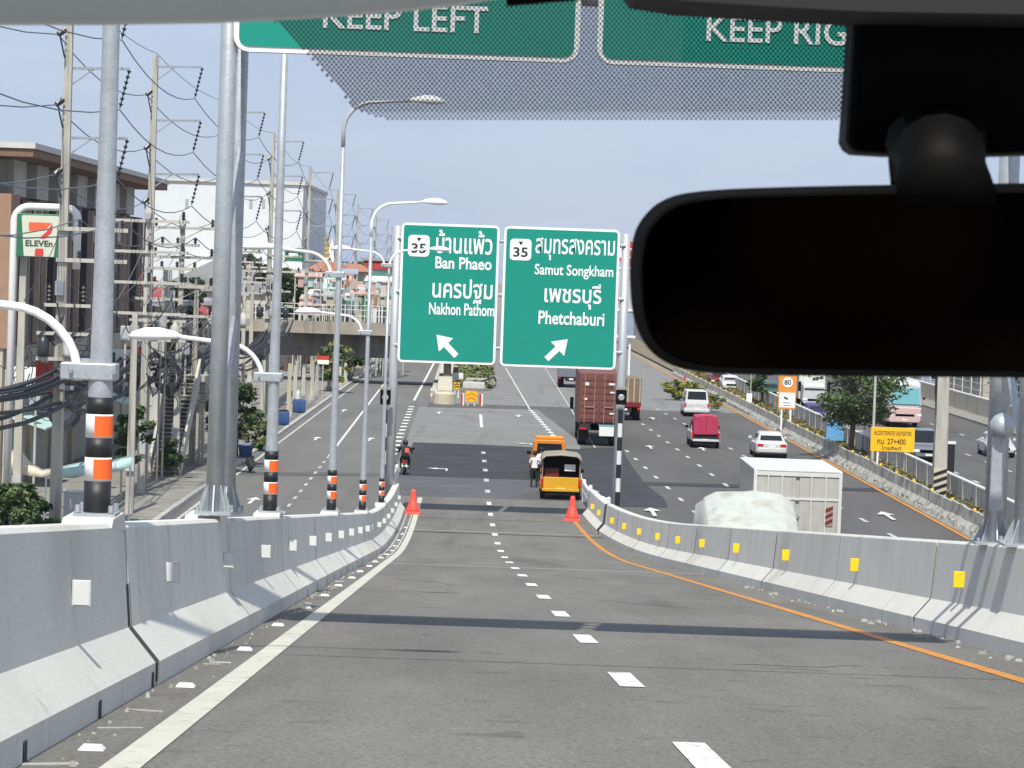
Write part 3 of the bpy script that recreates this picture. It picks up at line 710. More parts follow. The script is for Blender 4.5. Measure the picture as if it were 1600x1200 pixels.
for i, Y in enumerate((21.1, 40.7, 60.7, 80.7, 101.0)):
    x = bl(Y) - .43; zb_ = zr(Y) + 1.235; top = zb_ + (7.5 if i < 4 else 7.75)
    t_ = thing('lamp_post', f'{ORD[i]} galvanised lamp post on the left barrier with black and orange striped foot', 'lamp post', (x, Y, zb_), group='striped lamp posts along the left barrier')
    q = MB(); r0 = .095
    q.lathe([(r0 * .97, zb_), (r0 * .93, zb_ + .86), (.079, zb_ + 1.15), (.067, zb_ + 2.5), (.057, zb_ + 4.2), (.045, top)], 20, (x, Y, 0)); q.build('pole', 'galvanised', t_, smooth=True)
    hs = [0, .25, .42, .56, .73, .85]
    for k in range(5):
        q = MB(); q.lathe([(r0 * 1.03, zb_ + hs[k]), (r0 * 1.03, zb_ + hs[k + 1])], 24, (x, Y, 0))
        if k % 2 == 0: q.build('black_band', 'black_paint', t_, smooth=True)
        else:
            bo = q.build('white_band', 'white_reflective', t_, smooth=True)
            q = MB(); ring = []
            for z in (zb_ + hs[k] + .012, zb_ + hs[k + 1] - .012):
                ring.append([Vector((x + r0 * 1.05 * math.cos(R(a)), Y + r0 * 1.05 * math.sin(R(a)), z)) for a in range(258, 371, 14)])
            q.loft(ring, cap=False, closed=False); q.build('orange_patch', 'orange_reflective', bo)
    q = MB(); q.box((x, Y, zb_ + .012), (.3, .3, .024)); bolts(q, (x, Y, zb_), .14); q.build('base_plate', 'galvanised', t_)
    # upper arm over the ramp
    q = MB(); pts = arm_path((x, Y, top), (1, 0, 0), .95, 1.35); q.tube(pts, [.044] * (len(pts) - 3) + [.04, .036, .034], 10); arm = q.build('upper_arm', 'galvanised_far' if i < 3 else 'lamp_white', t_, smooth=True)
    q = MB(); lamp_head(q, pts[-1], (1, 0, 0), 1.0); q.build('lamp_head', 'lamp_white', arm, smooth=True)
    # lower arm over the frontage road, clamped to the pole
    zc = LOW[i]; bx_ = x - .16
    q = MB(); q.box((x - .08, Y, zc), (.4, .19, .125)); br2 = q.build('clamp', 'galvanised', t_, bev=.012)
    q = MB(); 
    for sx in (-.2, .11): q.lathe([(.016, Y - .13), (.016, Y - .1)], 6, (x + sx, 0, zc), 'y')
    q.build('clamp_bolt', 'rim', br2)
    q = MB(); pts = arm_path((bx_, Y, zc - .07), (-1, 0, 0), .52, 1.15); q.tube(pts, .033, 10); arm = q.build('lower_arm', 'lamp_white', t_, smooth=True)
    q = MB(); lamp_head(q, pts[-1], (-1, 0, 0), 1.0); q.build('lamp_head', 'lamp_white', arm, smooth=True)

# ------------------------------------------------------------------ traffic cones and guide rails at the foot of the ramp
for px, py, lab in ((645, 797, 'bright red traffic cone at the foot of the ramp, left one'), (894, 806, 'bright red traffic cone at the foot of the ramp, right one')):
    Y = 121.5 if px < 700 else 120.5
    x = D(px, py, Y).x; z = zr(Y)
    t_ = thing('traffic_cone', lab, 'cone', (x, Y, z))
    q = MB(); q.box((x, Y, z + .06), (.66, .66, .12), top=.93); q.build('foot', 'cone_orange', t_, bev=.02)
    q = MB(); q.lathe([(.29, z + .115), (.27, z + .2), (.15, z + .55), (.125, z + .6), (.11, z + .9), (.085, z + 1.0), (.03, z + 1.03)], 18, (x, Y, 0)); q.build('body', 'cone_orange', t_, smooth=True)
def guide_rail(lab, pts, r_=.11):
    t_ = thing('guide_rail', lab, 'guard rail', pts[0])
    for dz in (.5, .85):
        q = MB(); q.tube([Vector(p) + Vector((0, 0, dz)) for p in pts], r_ * .7, 8); q.build('rail', 'white_steel', t_, smooth=True)
    for p in pts:
        q = MB(); q.lathe([(r_ * .8, p[2] - .05), (r_ * .8, p[2] + 1.0), (.02, p[2] + 1.04)], 8, (p[0], p[1], 0)); q.build('rail_post', 'white_steel', t_)
gp = lambda px, py: tuple(G(px, py, .02))
guide_rail('white tubular guide rail curving from the left barrier end to the ground', [(-4.62, 121.8, .1), (-4.75, 126, .05), (-5.3, 132, .02), (-5.35, 140, .02)])
guide_rail('white tubular guide rail beyond the right red cone', [(3.55, 123.2, .1), (3.55, 129, .03), (3.45, 134, .02), (3.35, 138, .02), (3.3, 142, .02)])
guide_rail('short white guide rail splayed from the right gantry post', [(4.2, 122.5, .1), (3.85, 127, .03), (3.65, 130.5, .02)])

# ------------------------------------------------------------------ the car we sit in: windshield, mirror, visor, headliner
def cw(px, py, Y): return D(px, py, Y)
def wy(py): return 1.16 + (py + 80) * .00012          # raked glass: the lower the point, the farther away
ws = thing('windshield', 'clear car windshield with a band of black dots at its top edge', 'windshield', (0, 1.3, CAM_H - .3))
q = MB(); n = 10; rings = []
for py in (-260, 0, 300, 700, 1300, 1900): rings.append([cw(-1400 + 4400 * k / n, py, wy(py) + .012 - .10 * ((k / n - .5) ** 2)) for k in range(n + 1)])
q.loft(rings, cap=False, closed=False); q.build('glass', 'windshield_glass', ws, smooth=True)
# printed dots: rows of small discs, shrinking towards the rounded lower edge
q = MB(); pitch = 7.3; row = 0; py = -60.0
def dot_left(py): # left outline of the dotted band
    if py < 40: return 330 + (py + 60) * 1.15
    if py < 150: return 445 + (py - 40) * .93
    t_ = min(1, (py - 150) / 38); return 547 + 100 * (1 - math.sqrt(max(0, 1 - t_ * t_)))
while py < 189:
    x = dot_left(py) + (pitch / 2 if row % 2 else 0) - (dot_left(py) % pitch)
    while x < 1420:
        r_ = 2.5 if py < 176 else 2.1
        c = cw(x, py, wy(py)); s_ = r_ / FPX * wy(py)
        q.add([c + _Rt * s_ * math.cos(2 * math.pi * k / 8) + _U * s_ * math.sin(2 * math.pi * k / 8) for k in range(8)], [tuple(range(8))])
        x += pitch
    py += pitch * .58; row += 1
fd = q.build('frit_dots', 'frit_black', ws); fd['kind'] = 'stuff'
# black mirror mount and sensor cover glued to the glass
YM = 1.08
def slab(outline, Y, th, round_=0): return [[cw(x, y, Y) + Vector((0, t_, 0)) for x, y in outline] for t_ in (0, th)]
mt = thing('mirror_mount', 'black sensor cover and stem holding the interior mirror', 'mirror mount', cw(1460, 120, 1.12))
q = MB(); ol = [(1336, -120), (1334, 40), (1327, 150), (1322, 218), (1326, 232), (1340, 238), (1390, 241), (1500, 243), (1600, 240), (1720, 236), (1745, 200), (1750, -120)]
q.loft(slab(ol, 1.115, .03)); q.build('sensor_cover', 'black_plastic', mt, bev=.003)
q = MB(); q.tube([cw(1462, 215, 1.10), cw(1470, 262, 1.09), cw(1478, 310, 1.075)], [.019, .0165, .0185], 14); q.build('stem', 'black_plastic', mt, smooth=True)
q = MB(); q.tube([cw(1400, 205, 1.108), cw(1402, 250, 1.1), cw(1404, 290, 1.09)], [.003, .0035, .003], 8); q.build('cable', 'black_plastic', mt, smooth=True)
rm = thing('rear_view_mirror', 'dark interior rear view mirror at the right, back lit by the road', 'mirror', cw(1490, 440, YM))
prof = [(986, 440), (987, 400), (994, 362), (1010, 335), (1036, 313), (1080, 300), (1180, 293), (1400, 288), (1700, 285), (1930, 288), (1985, 310), (2005, 360), (2010, 440), (2004, 520), (1985, 566), (1940, 588), (1700, 591), (1400, 589), (1180, 586), (1090, 581), (1040, 566), (1008, 536), (991, 492)]
def smooth_loop(pts, n=4):
    out = []; N = len(pts)
    for i in range(N):
        p0, p1, p2, p3 = pts[i - 1], pts[i], pts[(i + 1) % N], pts[(i + 2) % N]
        for k in range(n):
            t_ = k / n; out.append(tuple(.5 * (2 * p1[j] + (p2[j] - p0[j]) * t_ + (2 * p0[j] - 5 * p1[j] + 4 * p2[j] - p3[j]) * t_ ** 2 + (3 * p1[j] - p0[j] - 3 * p2[j] + p3[j]) * t_ ** 3) for j in (0, 1)))
    return out
prof = smooth_loop(prof)
cm = (1490, 440)
def sc_(k): return [(cm[0] + (x - cm[0]) * (1 - (1 - k) * .35), cm[1] + (y - cm[1]) * k) for x, y in prof]
q = MB(); q.loft([[cw(x, y, YM) + Vector((0, dy, 0)) for x, y in sc_(k)] for k, dy in ((.93, -.002), (1.0, .004), (1.0, .012), (.9, .026), (.6, .036))]); q.build('housing', 'black_plastic', rm, smooth=False)
q = MB(); q.poly([cw(x, y, YM - .0035) for x, y in sc_(.9)][::-1]); q.build('mirror_glass', 'mirror_dark', rm)
# folded sun visor, top left
vz = thing('sun_visor', 'folded grey sun visor along the upper left edge', 'sun visor', cw(300, -60, 1.0))
ol = [(-700, -300), (-700, 30), (-200, 34), (150, 34), (330, 31), (430, 27), (530, 21), (640, 12), (720, 3), (790, -9), (830, -40), (830, -300)]
q = MB(); rings = []
for dy, dp in ((0, 0), (.006, 3), (.012, 0)): rings.append([cw(x, y + (dp if y > -200 else 0), 1.0) + Vector((0, dy, 0)) for x, y in ol])
q.loft(rings); q.build('panel', 'visor_grey', vz, smooth=False)
q = MB(); q.tube([cw(790, -12, .985), cw(1000, -30, .985)], .005, 8); q.build('pivot_rod', 'black_plastic', vz)
hl = thing('headliner', 'dark cloth headliner edge above the windshield', 'headliner', cw(1200, -60, 1.06))
q = MB(); ol = [(965, -30), (990, 2), (1060, 13), (1200, 22), (1330, 29), (1600, 34), (2100, 36), (2400, 30), (2400, -260), (965, -260)]
q.loft([[cw(x, y, 1.09) + Vector((0, dy, 0)) for x, y in ol] for dy in (-.03, .03)]); q.build('header_trim', 'headliner', hl)
q = MB(); q.box((.05, -.12, CAM_H + .34), (1.5, 1.9, .04)); q.build('roof_lining', 'headliner', hl, bev=.01)
q = MB(); q.loft([[(.06, 1.07, CAM_H + .14), (.8, 1.07, CAM_H + .14), (.8, 1.1, CAM_H + .34), (.06, 1.1, CAM_H + .34)], [(.06, 1.13, CAM_H + .16), (.8, 1.13, CAM_H + .16), (.8, 1.15, CAM_H + .36), (.06, 1.15, CAM_H + .36)]]); q.build('header_rail', 'headliner', hl)
# added behind the camera for the mirror: brown seat, dark panel that blocks daylight
st_ = thing('added_car_seat', 'added brown leather car seat with headrest behind the camera, reflected dimly in the mirror', 'bench', (.33, -.75, CAM_H - .7))
q = MB(); q.loft([[(.12, -.72, CAM_H - .7), (.58, -.72, CAM_H - .7), (.58, -.85, CAM_H - .7), (.12, -.85, CAM_H - .7)], [(.14, -.8, CAM_H - .06), (.56, -.8, CAM_H - .06), (.56, -.9, CAM_H - .06), (.14, -.9, CAM_H - .06)]]); q.build('added_backrest', 'added_seat_brown', st_, bev=.03)
q = MB(); q.lathe([(.02, CAM_H - .03), (.1, CAM_H - .01), (.13, CAM_H + .07), (.1, CAM_H + .16), (.02, CAM_H + .18)], 14, (.35, -.86, 0)); q.build('added_headrest', 'added_seat_brown', st_, smooth=True)
q = MB(); q.box((.05, -1.15, CAM_H - .25), (1.6, .05, 1.2)); q.build('rear_blocker', 'blocker_black', hl)

# ------------------------------------------------------------------ vehicles (local: x right, y forward, origin on the ground)
def ring8(y, w, z0, z1, wt=None, ch=.1):
    wt = wt if wt is not None else w; a, b_ = w / 2, wt / 2; c = min(ch, (z1 - z0) * .35)
    return [(-a + c, y, z0), (a - c, y, z0), (a, y, z0 + c), (b_, y, z1 - c), (b_ - c, y, z1), (-b_ + c, y, z1), (-b_, y, z1 - c), (-a, y, z0 + c)]
def wheel(t_, x, y, r_=.32, w=.22):
    s_ = 1 if x > 0 else -1
    q = MB(); q.lathe([(r_ * .62, x - w / 2), (r_ * .93, x - w / 2), (r_, x - w * .35), (r_, x + w * .35), (r_ * .93, x + w / 2), (r_ * .62, x + w / 2)], 18, (0, y, r_), 'x')
    ty = q.build('wheel', 'tyre', t_, False, True)
    q = MB(); q.lathe([(r_ * .6, x + s_ * (w / 2 - .03)), (r_ * .55, x + s_ * (w / 2 + .004)), (r_ * .15, x + s_ * (w / 2 - .01))], 14, (0, y, r_), 'x'); q.build('rim', 'rim', ty, False, True)
def quadp(t_, name, pts, m, n=None, th=.012):
    p = [Vector(v) for v in pts]; nn = (p[1] - p[0]).cross(p[2] - p[0]).normalized()
    q = MB(); q.extr([v + nn * th for v in p], -nn * th * 1.5); return q.build(name, m, t_, False)
def part(t_, name, m, x0, x1, y0, y1, z0, z1, bev=0):
    q = MB(); q.bx(x0, x1, y0, y1, z0, z1); return q.build(name, m, t_, False, bev=bev)
def body_loft(t_, name, m, rings, bev=.03):
    q = MB(); q.loft(rings); return q.build(name, m, t_, False, bev=bev)
def glass_cabin(t_, name, m, C_, glass='car_glass', side=True):
    """cabin rings (y, base width, top width, z0, z1): rear foot, rear roof, front roof, front foot"""
    rings = [ring8(y, w, z0, z1, wt, .07) for y, w, wt, z0, z1 in C_]
    body_loft(t_, name, m, rings)
    a, b_, c, d_ = C_
    k = .86
    quadp(t_, 'rear_window', [(-a[2] / 2 * k, a[0] + .04, a[4] + .03), (a[2] / 2 * k, a[0] + .04, a[4] + .03), (b_[2] / 2 * k, b_[0] - .03, b_[4] - .06), (-b_[2] / 2 * k, b_[0] - .03, b_[4] - .06)], glass, th=.02)
    quadp(t_, 'windscreen', [(d_[2] / 2 * k, d_[0] - .04, d_[4] + .03), (-d_[2] / 2 * k, d_[0] - .04, d_[4] + .03), (-c[2] / 2 * k, c[0] + .03, c[4] - .06), (c[2] / 2 * k, c[0] + .03, c[4] - .06)], glass, th=.02)
    if side:
        for s_ in (-1, 1):
            zb_ = b_[3] + .08
            xx = lambda z, r_: s_ * (r_[1] / 2 + (r_[2] - r_[1]) / 2 * (z - r_[3]) / (r_[4] - r_[3]) + .004)
            zt = min(b_[4], c[4]) - .12
            for y0, y1 in ((b_[0] - .05, (b_[0] + c[0]) / 2 - .04), ((b_[0] + c[0]) / 2 + .04, c[0] + .12)):
                pts = [(xx(zb_, b_), y0, zb_), (xx(zb_, b_), y1, zb_), (xx(zt, b_), y1 - .1, zt), (xx(zt, b_), y0 + .1, zt)]
                quadp(t_, 'side_window', pts if s_ > 0 else pts[::-1], glass, th=.014)
def mirrors(t_, w, y, z, m):
    for s_ in (-1, 1): part(t_, 'wing_mirror', m, s_ * (w / 2 + .09) - .1, s_ * (w / 2 + .09) + .1, y - .06, y + .06, z - .07, z + .09, .03)
def rear_set(t_, w, y, zl, plate_z, lw=.16, lh=.28, bump=None, inset=.0):
    for s_ in (-1, 1): part(t_, 'tail_lamp', 'lamp_red', s_ * (w / 2 - inset - lw / 2 - .02) - lw / 2, s_ * (w / 2 - inset - lw / 2 - .02) + lw / 2, y - .025, y + .05, zl - lh / 2, zl + lh / 2, .015)
    part(t_, 'number_plate', 'plate', -.2, .2, y - .03, y, plate_z - .07, plate_z + .08)
def front_set(t_, w, y, zl, pz):
    for s_ in (-1, 1): part(t_, 'headlight', 'lamp_clear', s_ * (w / 2 - .24) - .18, s_ * (w / 2 - .24) + .18, y - .06, y + .03, zl - .08, zl + .08, .02)
    part(t_, 'grille', 'black_plastic', -w * .27, w * .27, y - .03, y + .02, zl - .12, zl + .06); part(t_, 'number_plate', 'plate', -.2, .2, y, y + .03, pz - .06, pz + .06)
def veh(name, label, cat, px, py, rz=0, scale=1.0, X=None, Y=None):
    p = G(px, py) if px is not None else Vector((X, Y, 0))
    return thing(name, label, cat, (p.x, p.y + .0, .01), rz), p
def sedan(t_, paint, w=1.82, L=4.6, h=1.46, suv=False):
    z1 = .98 if not suv else 1.1
    body_loft(t_, 'body', paint, [ring8(-L / 2, w * .84, .38, z1 - .12), ring8(-L / 2 + .12, w * .96, .27, z1 - .02), ring8(-L / 2 + .8, w, .22, z1), ring8(L / 2 - 1.3, w, .22, z1 - .05), ring8(L / 2 - .25, w * .95, .26, z1 - .2), ring8(L / 2, w * .84, .34, z1 - .3)])
    if suv: glass_cabin(t_, 'cabin', paint, [(-L / 2 + .06, w * .92, w * .86, z1 - .04, z1 + .02), (-L / 2 + .4, w * .93, w * .76, z1 - .04, h), (.5, w * .93, w * .76, z1 - .06, h), (1.25, w * .9, w * .84, z1 - .08, z1 - .03)])
    else: glass_cabin(t_, 'cabin', paint, [(-L / 2 + .5, w * .86, w * .8, z1 - .03, z1 + .02), (-L / 2 + 1.2, w * .9, w * .68, z1 - .03, h), (.25, w * .9, w * .68, z1 - .05, h), (1.15, w * .88, w * .82, z1 - .07, z1 - .02)])
    for s_ in (-1, 1):
        for y in (-L / 2 + .9, L / 2 - .9): wheel(t_, s_ * (w / 2 - .11), y)
    rear_set(t_, w, -L / 2, z1 - .2, z1 - .3, .34 if not suv else .18, .16 if not suv else .36, inset=.1); front_set(t_, w, L / 2 - .02, z1 - .42, .45)
    part(t_, 'bumper', paint, -w * .43, w * .43, -L / 2 - .06, -L / 2 + .1, .36, .6, .03); part(t_, 'underbody', 'chassis', -w * .42, w * .42, -L / 2 + .1, L / 2 - .2, .15, .3)
    mirrors(t_, w, .75, z1 + .08, paint)
t_, _ = veh('car', 'silver white sedan seen from behind beside the median barrier', 'car', 1200, 713); sedan(t_, 'car_white', 1.93, 4.7, 1.5)
# white van
t_, _ = veh('van', 'white passenger van with a big dark rear window, farthest right lane', 'van', 1085, 649); w = 1.95; L = 5
body_loft(t_, 'body', 'car_white', [ring8(-L / 2, w * .9, .4, 1.0), ring8(-L / 2 + .1, w, .28, 1.05), ring8(L / 2 - .6, w, .25, 1.05), ring8(L / 2, w * .85, .35, .9)])
glass_cabin(t_, 'cabin', 'car_white', [(-L / 2 + .03, w * .96, w * .9, .98, 1.06), (-L / 2 + .28, w * .96, w * .8, 1.0, 1.98), (1.2, w * .96, w * .8, 1.0, 1.98), (2.1, w * .9, w * .84, .95, 1.05)])
for s_ in (-1, 1):
    for y in (-1.6, 1.6): wheel(t_, s_ * (w / 2 - .11), y)
rear_set(t_, w, -L / 2, .9, .62, .14, .3); part(t_, 'bumper', 'car_white', -w / 2, w / 2, -L / 2 - .08, -L / 2 + .1, .35, .58, .03); mirrors(t_, w, 1.5, 1.25, 'black_plastic'); front_set(t_, w, L / 2, .75, .45)
part(t_, 'underbody', 'chassis', -.8, .8, -2.3, 2.2, .15, .3)
def pickup(t_, paint, w=1.85, L=5.3, bedz=1.02, tail=None, cabz=1.75):
    body_loft(t_, 'body', paint, [ring8(-.2, w * .98, .38, 1.02), ring8(1.3, w, .32, 1.02), ring8(L / 2 - .2, w * .95, .35, .98), ring8(L / 2, w * .85, .42, .9)])
    glass_cabin(t_, 'cabin', paint, [(-.35, w * .92, w * .86, .98, 1.04), (-.25, w * .92, w * .76, 1.0, cabz), (.75, w * .92, w * .76, 1.0, cabz), (1.5, w * .9, w * .82, .96, 1.03)])
    for s_ in (-1, 1): part(t_, 'bed_side', paint, s_ * (w / 2 - .05) - .05, s_ * (w / 2 - .05) + .05, -L / 2 + .08, -.22, .5, bedz, .02)
    part(t_, 'bed_floor', 'chassis', -w / 2 + .05, w / 2 - .05, -L / 2 + .1, -.25, .5, .6)
    part(t_, 'tailgate', tail or paint, -w / 2 + .12, w / 2 - .12, -L / 2, -L / 2 + .08, .55, bedz - .01, .02)
    part(t_, 'bumper', 'chassis' if tail is None else paint, -w * .46, w * .46, -L / 2 - .14, -L / 2 - .02, .42, .56, .02)
    rear_set(t_, w, -L / 2 - .01, .82, .49, .11, .34); front_set(t_, w, L / 2, .75, .5); mirrors(t_, w, 1.0, 1.15, 'black_plastic')
    for s_ in (-1, 1):
        for y in (-L / 2 + 1.05, L / 2 - .9): wheel(t_, s_ * (w / 2 - .12), y, .36, .24)
    part(t_, 'underbody', 'chassis', -.7, .7, -L / 2 + .2, L / 2 - .3, .24, .44)
# yellow covered pickup bus
t_, p = veh('pickup_bus', 'yellow covered pickup bus with an open dark back, stopped at the ramp foot', 'pickup', 874, 776); w = 1.86
pickup(t_, 'car_yellow', w, 5.2, 1.08, 'car_yellow')
q = MB()
for s_ in (-1, 1): q.loft([[(s_ * (w / 2 - .02), y, 1.08), (s_ * (w / 2 - .08), y, 1.08), (s_ * (w / 2 - .12), y, 1.86), (s_ * (w / 2 - .05), y, 1.86)] for y in (-2.5, -.3)])
q.build('canopy_side', ['cabin_dark'], t_, False)['kind'] = 'stuff'
q = MB(); rings = []
for y, dz in ((-2.75, -.04), (-2.6, 0), (-.2, 0), (.4, -.02), (.75, -.1)):
    o_ = [(-w / 2 - .02, 1.8 + dz), (-w / 2 + .02, 1.98 + dz), (-w / 2 + .18, 2.1 + dz), (0, 2.16 + dz), (w / 2 - .18, 2.1 + dz), (w / 2 - .02, 1.98 + dz), (w / 2 + .02, 1.8 + dz)]
    rings.append([(x, y, z) for x, z in o_] + [(x * .93, y, z - .06) for x, z in o_[::-1]])
q.loft(rings); q.build('canopy_roof', 'canopy_cream', t_, False, True)
part(t_, 'front_wall', 'cabin_dark', -w / 2 + .1, w / 2 - .1, -.4, -.3, 1.0, 2.05)
for s_ in (-1, 1):
    part(t_, 'bench', 'car_darkred', s_ * .68 - .16, s_ * .68 + .16, -2.4, -.4, .95, 1.05); part(t_, 'bench_back', 'car_darkred', s_ * .86 - .04, s_ * .86 + .04, -2.4, -.4, 1.1, 1.5)
    q = MB(); q.tube([(s_ * (w / 2 - .07), -2.55, 1.0), (s_ * (w / 2 - .07), -2.58, 1.85)], .03, 6); q.build('hoop_post', 'canopy_cream', t_, False)
q = MB(); q.box((.4, -2.3, 1.5), (.5, .04, .3)); q.build('notice_board', 'white_steel', t_, False)
part(t_, 'seat_back', 'car_darkred', -.75, -.1, -2.2, -2.1, 1.0, 1.45)
# orange pickup ahead of it
t_, p = veh('pickup_bus', 'orange roofed pickup standing ahead of the yellow pickup bus', 'pickup', None, None, X=2.0, Y=150.5); w = 1.85
pickup(t_, 'car_orange', w, 5.2, 1.08, 'car_orange')
q = MB(); q.loft([ring8(-2.6, w * .92, 1.05, 2.02, w * .86, .12), ring8(-.25, w * .92, 1.05, 2.02, w * .86, .12)]); q.build('canopy', 'car_orange', t_, False, bev=.03)
quadp(t_, 'rear_window', [(-.65, -2.62, 1.35), (.65, -2.62, 1.35), (.6, -2.62, 1.85), (-.6, -2.62, 1.85)], 'car_glass')
part(t_, 'light_bar', 'lamp_amber', -.7, .7, -2.0, -1.75, 2.02, 2.2, .05)
# red covered pickup
t_, p = veh('pickup', 'white pickup with a crimson cover over its load, in the middle lane', 'pickup', 1098, 697); pickup(t_, 'car_white', 1.8, 5.0, 1.0, 'chassis', 1.78)
q = MB(); rings = []
for k in range(7):
    y = -2.62 + k * .38; s_ = .96 + .02 * math.sin(k * 2.1); rings.append([(x * s_, y, z + .03 * math.sin(k * 1.7 + x)) for x, z in ((-.78, .85), (-.8, 1.6), (-.7, 1.98), (0, 2.05), (.7, 1.98), (.8, 1.6), (.78, .85))])
q.loft(rings); q.build('load_cover', 'tarp_red', t_, False, bev=.03)
q = MB(); q.box((0, -2.64, 1.4), (.03, .02, 1.05)); q.build('cover_seam', 'car_darkred', t_, False)
# container lorry
def truck_wheels(t_, ys, w, dual=True, r_=.5):
    for y in ys:
        for s_ in (-1, 1): wheel(t_, s_ * (w / 2 - .28), y, r_, .5 if dual else .3)
def cab(t_, paint, y, w=2.4, h=2.9, name='cab'):
    body_loft(t_, name, paint, [ring8(y, w, .7, h, w * .96, .15), ring8(y + 1.5, w, .7, h, w * .94, .15), ring8(y + 2.1, w * .97, .6, h - .25, w * .88, .15)])
    quadp(t_, 'windscreen', [(w * .42, y + 2.12, 1.75), (-w * .42, y + 2.12, 1.75), (-w * .4, y + 2.06, h - .4), (w * .4, y + 2.06, h - .4)], 'car_glass', th=.03)
    for s_ in (-1, 1): part(t_, 'wing_mirror', 'black_plastic', s_ * (w / 2 + .2) - .12, s_ * (w / 2 + .2) + .12, y + 1.6, y + 1.75, 1.6, 2.4, .04)
t_, p = veh('container_lorry', 'articulated lorry carrying a dark red shipping container, seen from behind', 'lorry', 934, 697); t_.location.y += 0
w = 2.5; z0 = 1.35; z1 = 4.45; L = 12
part(t_, 'chassis_frame', 'chassis', -.5, .5, 0, 12, .95, 1.33); part(t_, 'rear_beam', 'chassis', -1.2, 1.2, 0, .3, .95, 1.33)
truck_wheels(t_, (1.2, 2.5, 9.6), 2.5); cab(t_, 'car_white', 12.4); truck_wheels(t_, (13.6,), 2.4, False)
co = part(t_, 'container', 'container_red', -w / 2, w / 2, .12, 12.1, z0, z1, .02)
for k in range(2):
    xm = (k - .5) * 1.2
    dr = part(t_, 'container_door', 'container_red', xm - .575, xm + .575, .05, .12, z0 + .12, z1 - .12, .01)
    for j in range(7): part(dr, 'corrugation', 'container_red', xm - .5, xm + .5, .02, .05, z0 + .25 + j * .4, z0 + .47 + j * .4, .015)
    for dx in (-.3, .3): q = MB(); q.tube([(xm + dx, .0, z0 + .06), (xm + dx, .0, z1 - .06)], .028, 6); q.build('locking_bar', 'container_bar', dr, False)
    part(dr, 'door_handle', 'container_bar', xm - .3, xm + .3, -.04, -.0, z0 + 1.0, z0 + 1.06)
for x, z, ww, hh in ((-.8, z1 - .75, .26, .18), (-.85, z0 + 1.45, .2, .12), (.75, z1 - .7, .4, .12), (.8, z1 - 1.2, .3, .1), (.8, z0 + .6, .3, .1)): part(t_, 'stencil', 'white_steel', x - ww / 2, x + ww / 2, -.006, .018, z, z + hh)
for s_ in (-1, 1):
    part(t_, 'tail_lamp', 'lamp_red', s_ * .95 - .2, s_ * .95 + .2, -.05, .02, .98, 1.12); part(t_, 'mud_flap', 'tyre', s_ * .92 - .33, s_ * .92 + .33, .42, .46, .3, .95)
part(t_, 'number_plate', 'plate', .05, .95, -.08, -.02, .62, 1.2); part(t_, 'top_plate', 'bus_teal', .0, 1.0, -.08, -.01, 1.22, 1.32)
# lorry beyond it
t_, p = veh('lorry', 'beige sided lorry with high rear, just right of the container lorry', 'lorry', 975, 657); w = 2.4
part(t_, 'chassis_frame', 'chassis', -.5, .5, 0, 8, .6, 1.0); truck_wheels(t_, (1.3, 2.5, 7.2), 2.4)
part(t_, 'cargo_box', 'truck_beige', -w / 2, w / 2, 0, 6.3, 1.0, 3.1, .03); cab(t_, 'car_yellow', 6.6, 2.3, 2.7)
for k in range(6): part(t_, 'stake', 'truck_panel', -w / 2 + .1 + k * .43, -w / 2 + .18 + k * .43, -.04, 0, 1.05, 3.05)
part(t_, 'tail_board', 'car_darkred', -w / 2, w / 2, -.06, -.04, 1.0, 1.35); rear_set(t_, w, -.05, .85, .8, .25, .15)
# grey lorry far away
t_, p = veh('lorry', 'far grey flatbed lorry just below the right direction sign', 'lorry', 892, 606); w = 2.5
part(t_, 'chassis_frame', 'chassis', -.5, .5, 0, 8, .6, 1.0); truck_wheels(t_, (1.3, 2.5, 7.2), 2.4); part(t_, 'cargo_bed', 'car_grey', -w / 2, w / 2, 0, 6.5, 1.0, 2.1, .03); part(t_, 'load', 'truck_panel', -w / 2 + .2, w / 2 - .2, .2, 6, 2.1, 2.5, .1); cab(t_, 'car_grey', 6.8, 2.3, 2.6); rear_set(t_, w, -.02, .9, .8, .25, .15)
# white box lorry below the ramp
t_, p = veh('box_lorry', 'big white box lorry with plain rear doors, partly hidden by the right barrier', 'lorry', None, None, X=D(1246, 780, 93).x, Y=93); w = 2.76; h = D(1246, 735, 93).z
part(t_, 'chassis_frame', 'chassis', -.5, .5, .1, 9, .6, 1.0); truck_wheels(t_, (1.6, 2.8, 8.0), 2.5); cab(t_, 'car_white', 6.6, 2.4, 2.9)
part(t_, 'cargo_box', 'truck_panel', -w / 2, w / 2, .1, 6.0, 1.0, h - .06, .02); part(t_, 'roof', 'truck_white', -w / 2 - .02, w / 2 + .02, .04, 6.05, h - .06, h, .02)
for k in (-1, 1):
    d_ = part(t_, 'rear_door', 'truck_panel', k * w / 4 - w / 4 + .06, k * w / 4 + w / 4 - .06, .04, .1, 1.2, h - .22, .01)
    for dx in (-.25, .2): q = MB(); q.tube([(k * w / 4 + dx, .02, 1.15), (k * w / 4 + dx, .02, h - .2)], .022, 6); q.build('locking_bar', 'truck_white', d_, False)
    part(t_, 'corner_post', 'truck_white', k * (w / 2 - .03) - .05, k * (w / 2 - .03) + .05, .0, .1, 1.0, h - .03)
part(t_, 'transom', 'truck_white', -w / 2, w / 2, .01, .1, h - .2, h - .07); part(t_, 'cross_rail', 'truck_white', -w / 2 + .06, w / 2 - .06, .015, .04, h - .95, h - .88)
part(t_, 'faded_lettering', 'sign_back', -.6, .1, .02, .04, h - 1.5, h - 1.44)
rb = part(t_, 'reflective_board', 'container_bar', w / 2 - .48, w / 2 - .24, .015, .04, h - 1.75, h - 1.15)
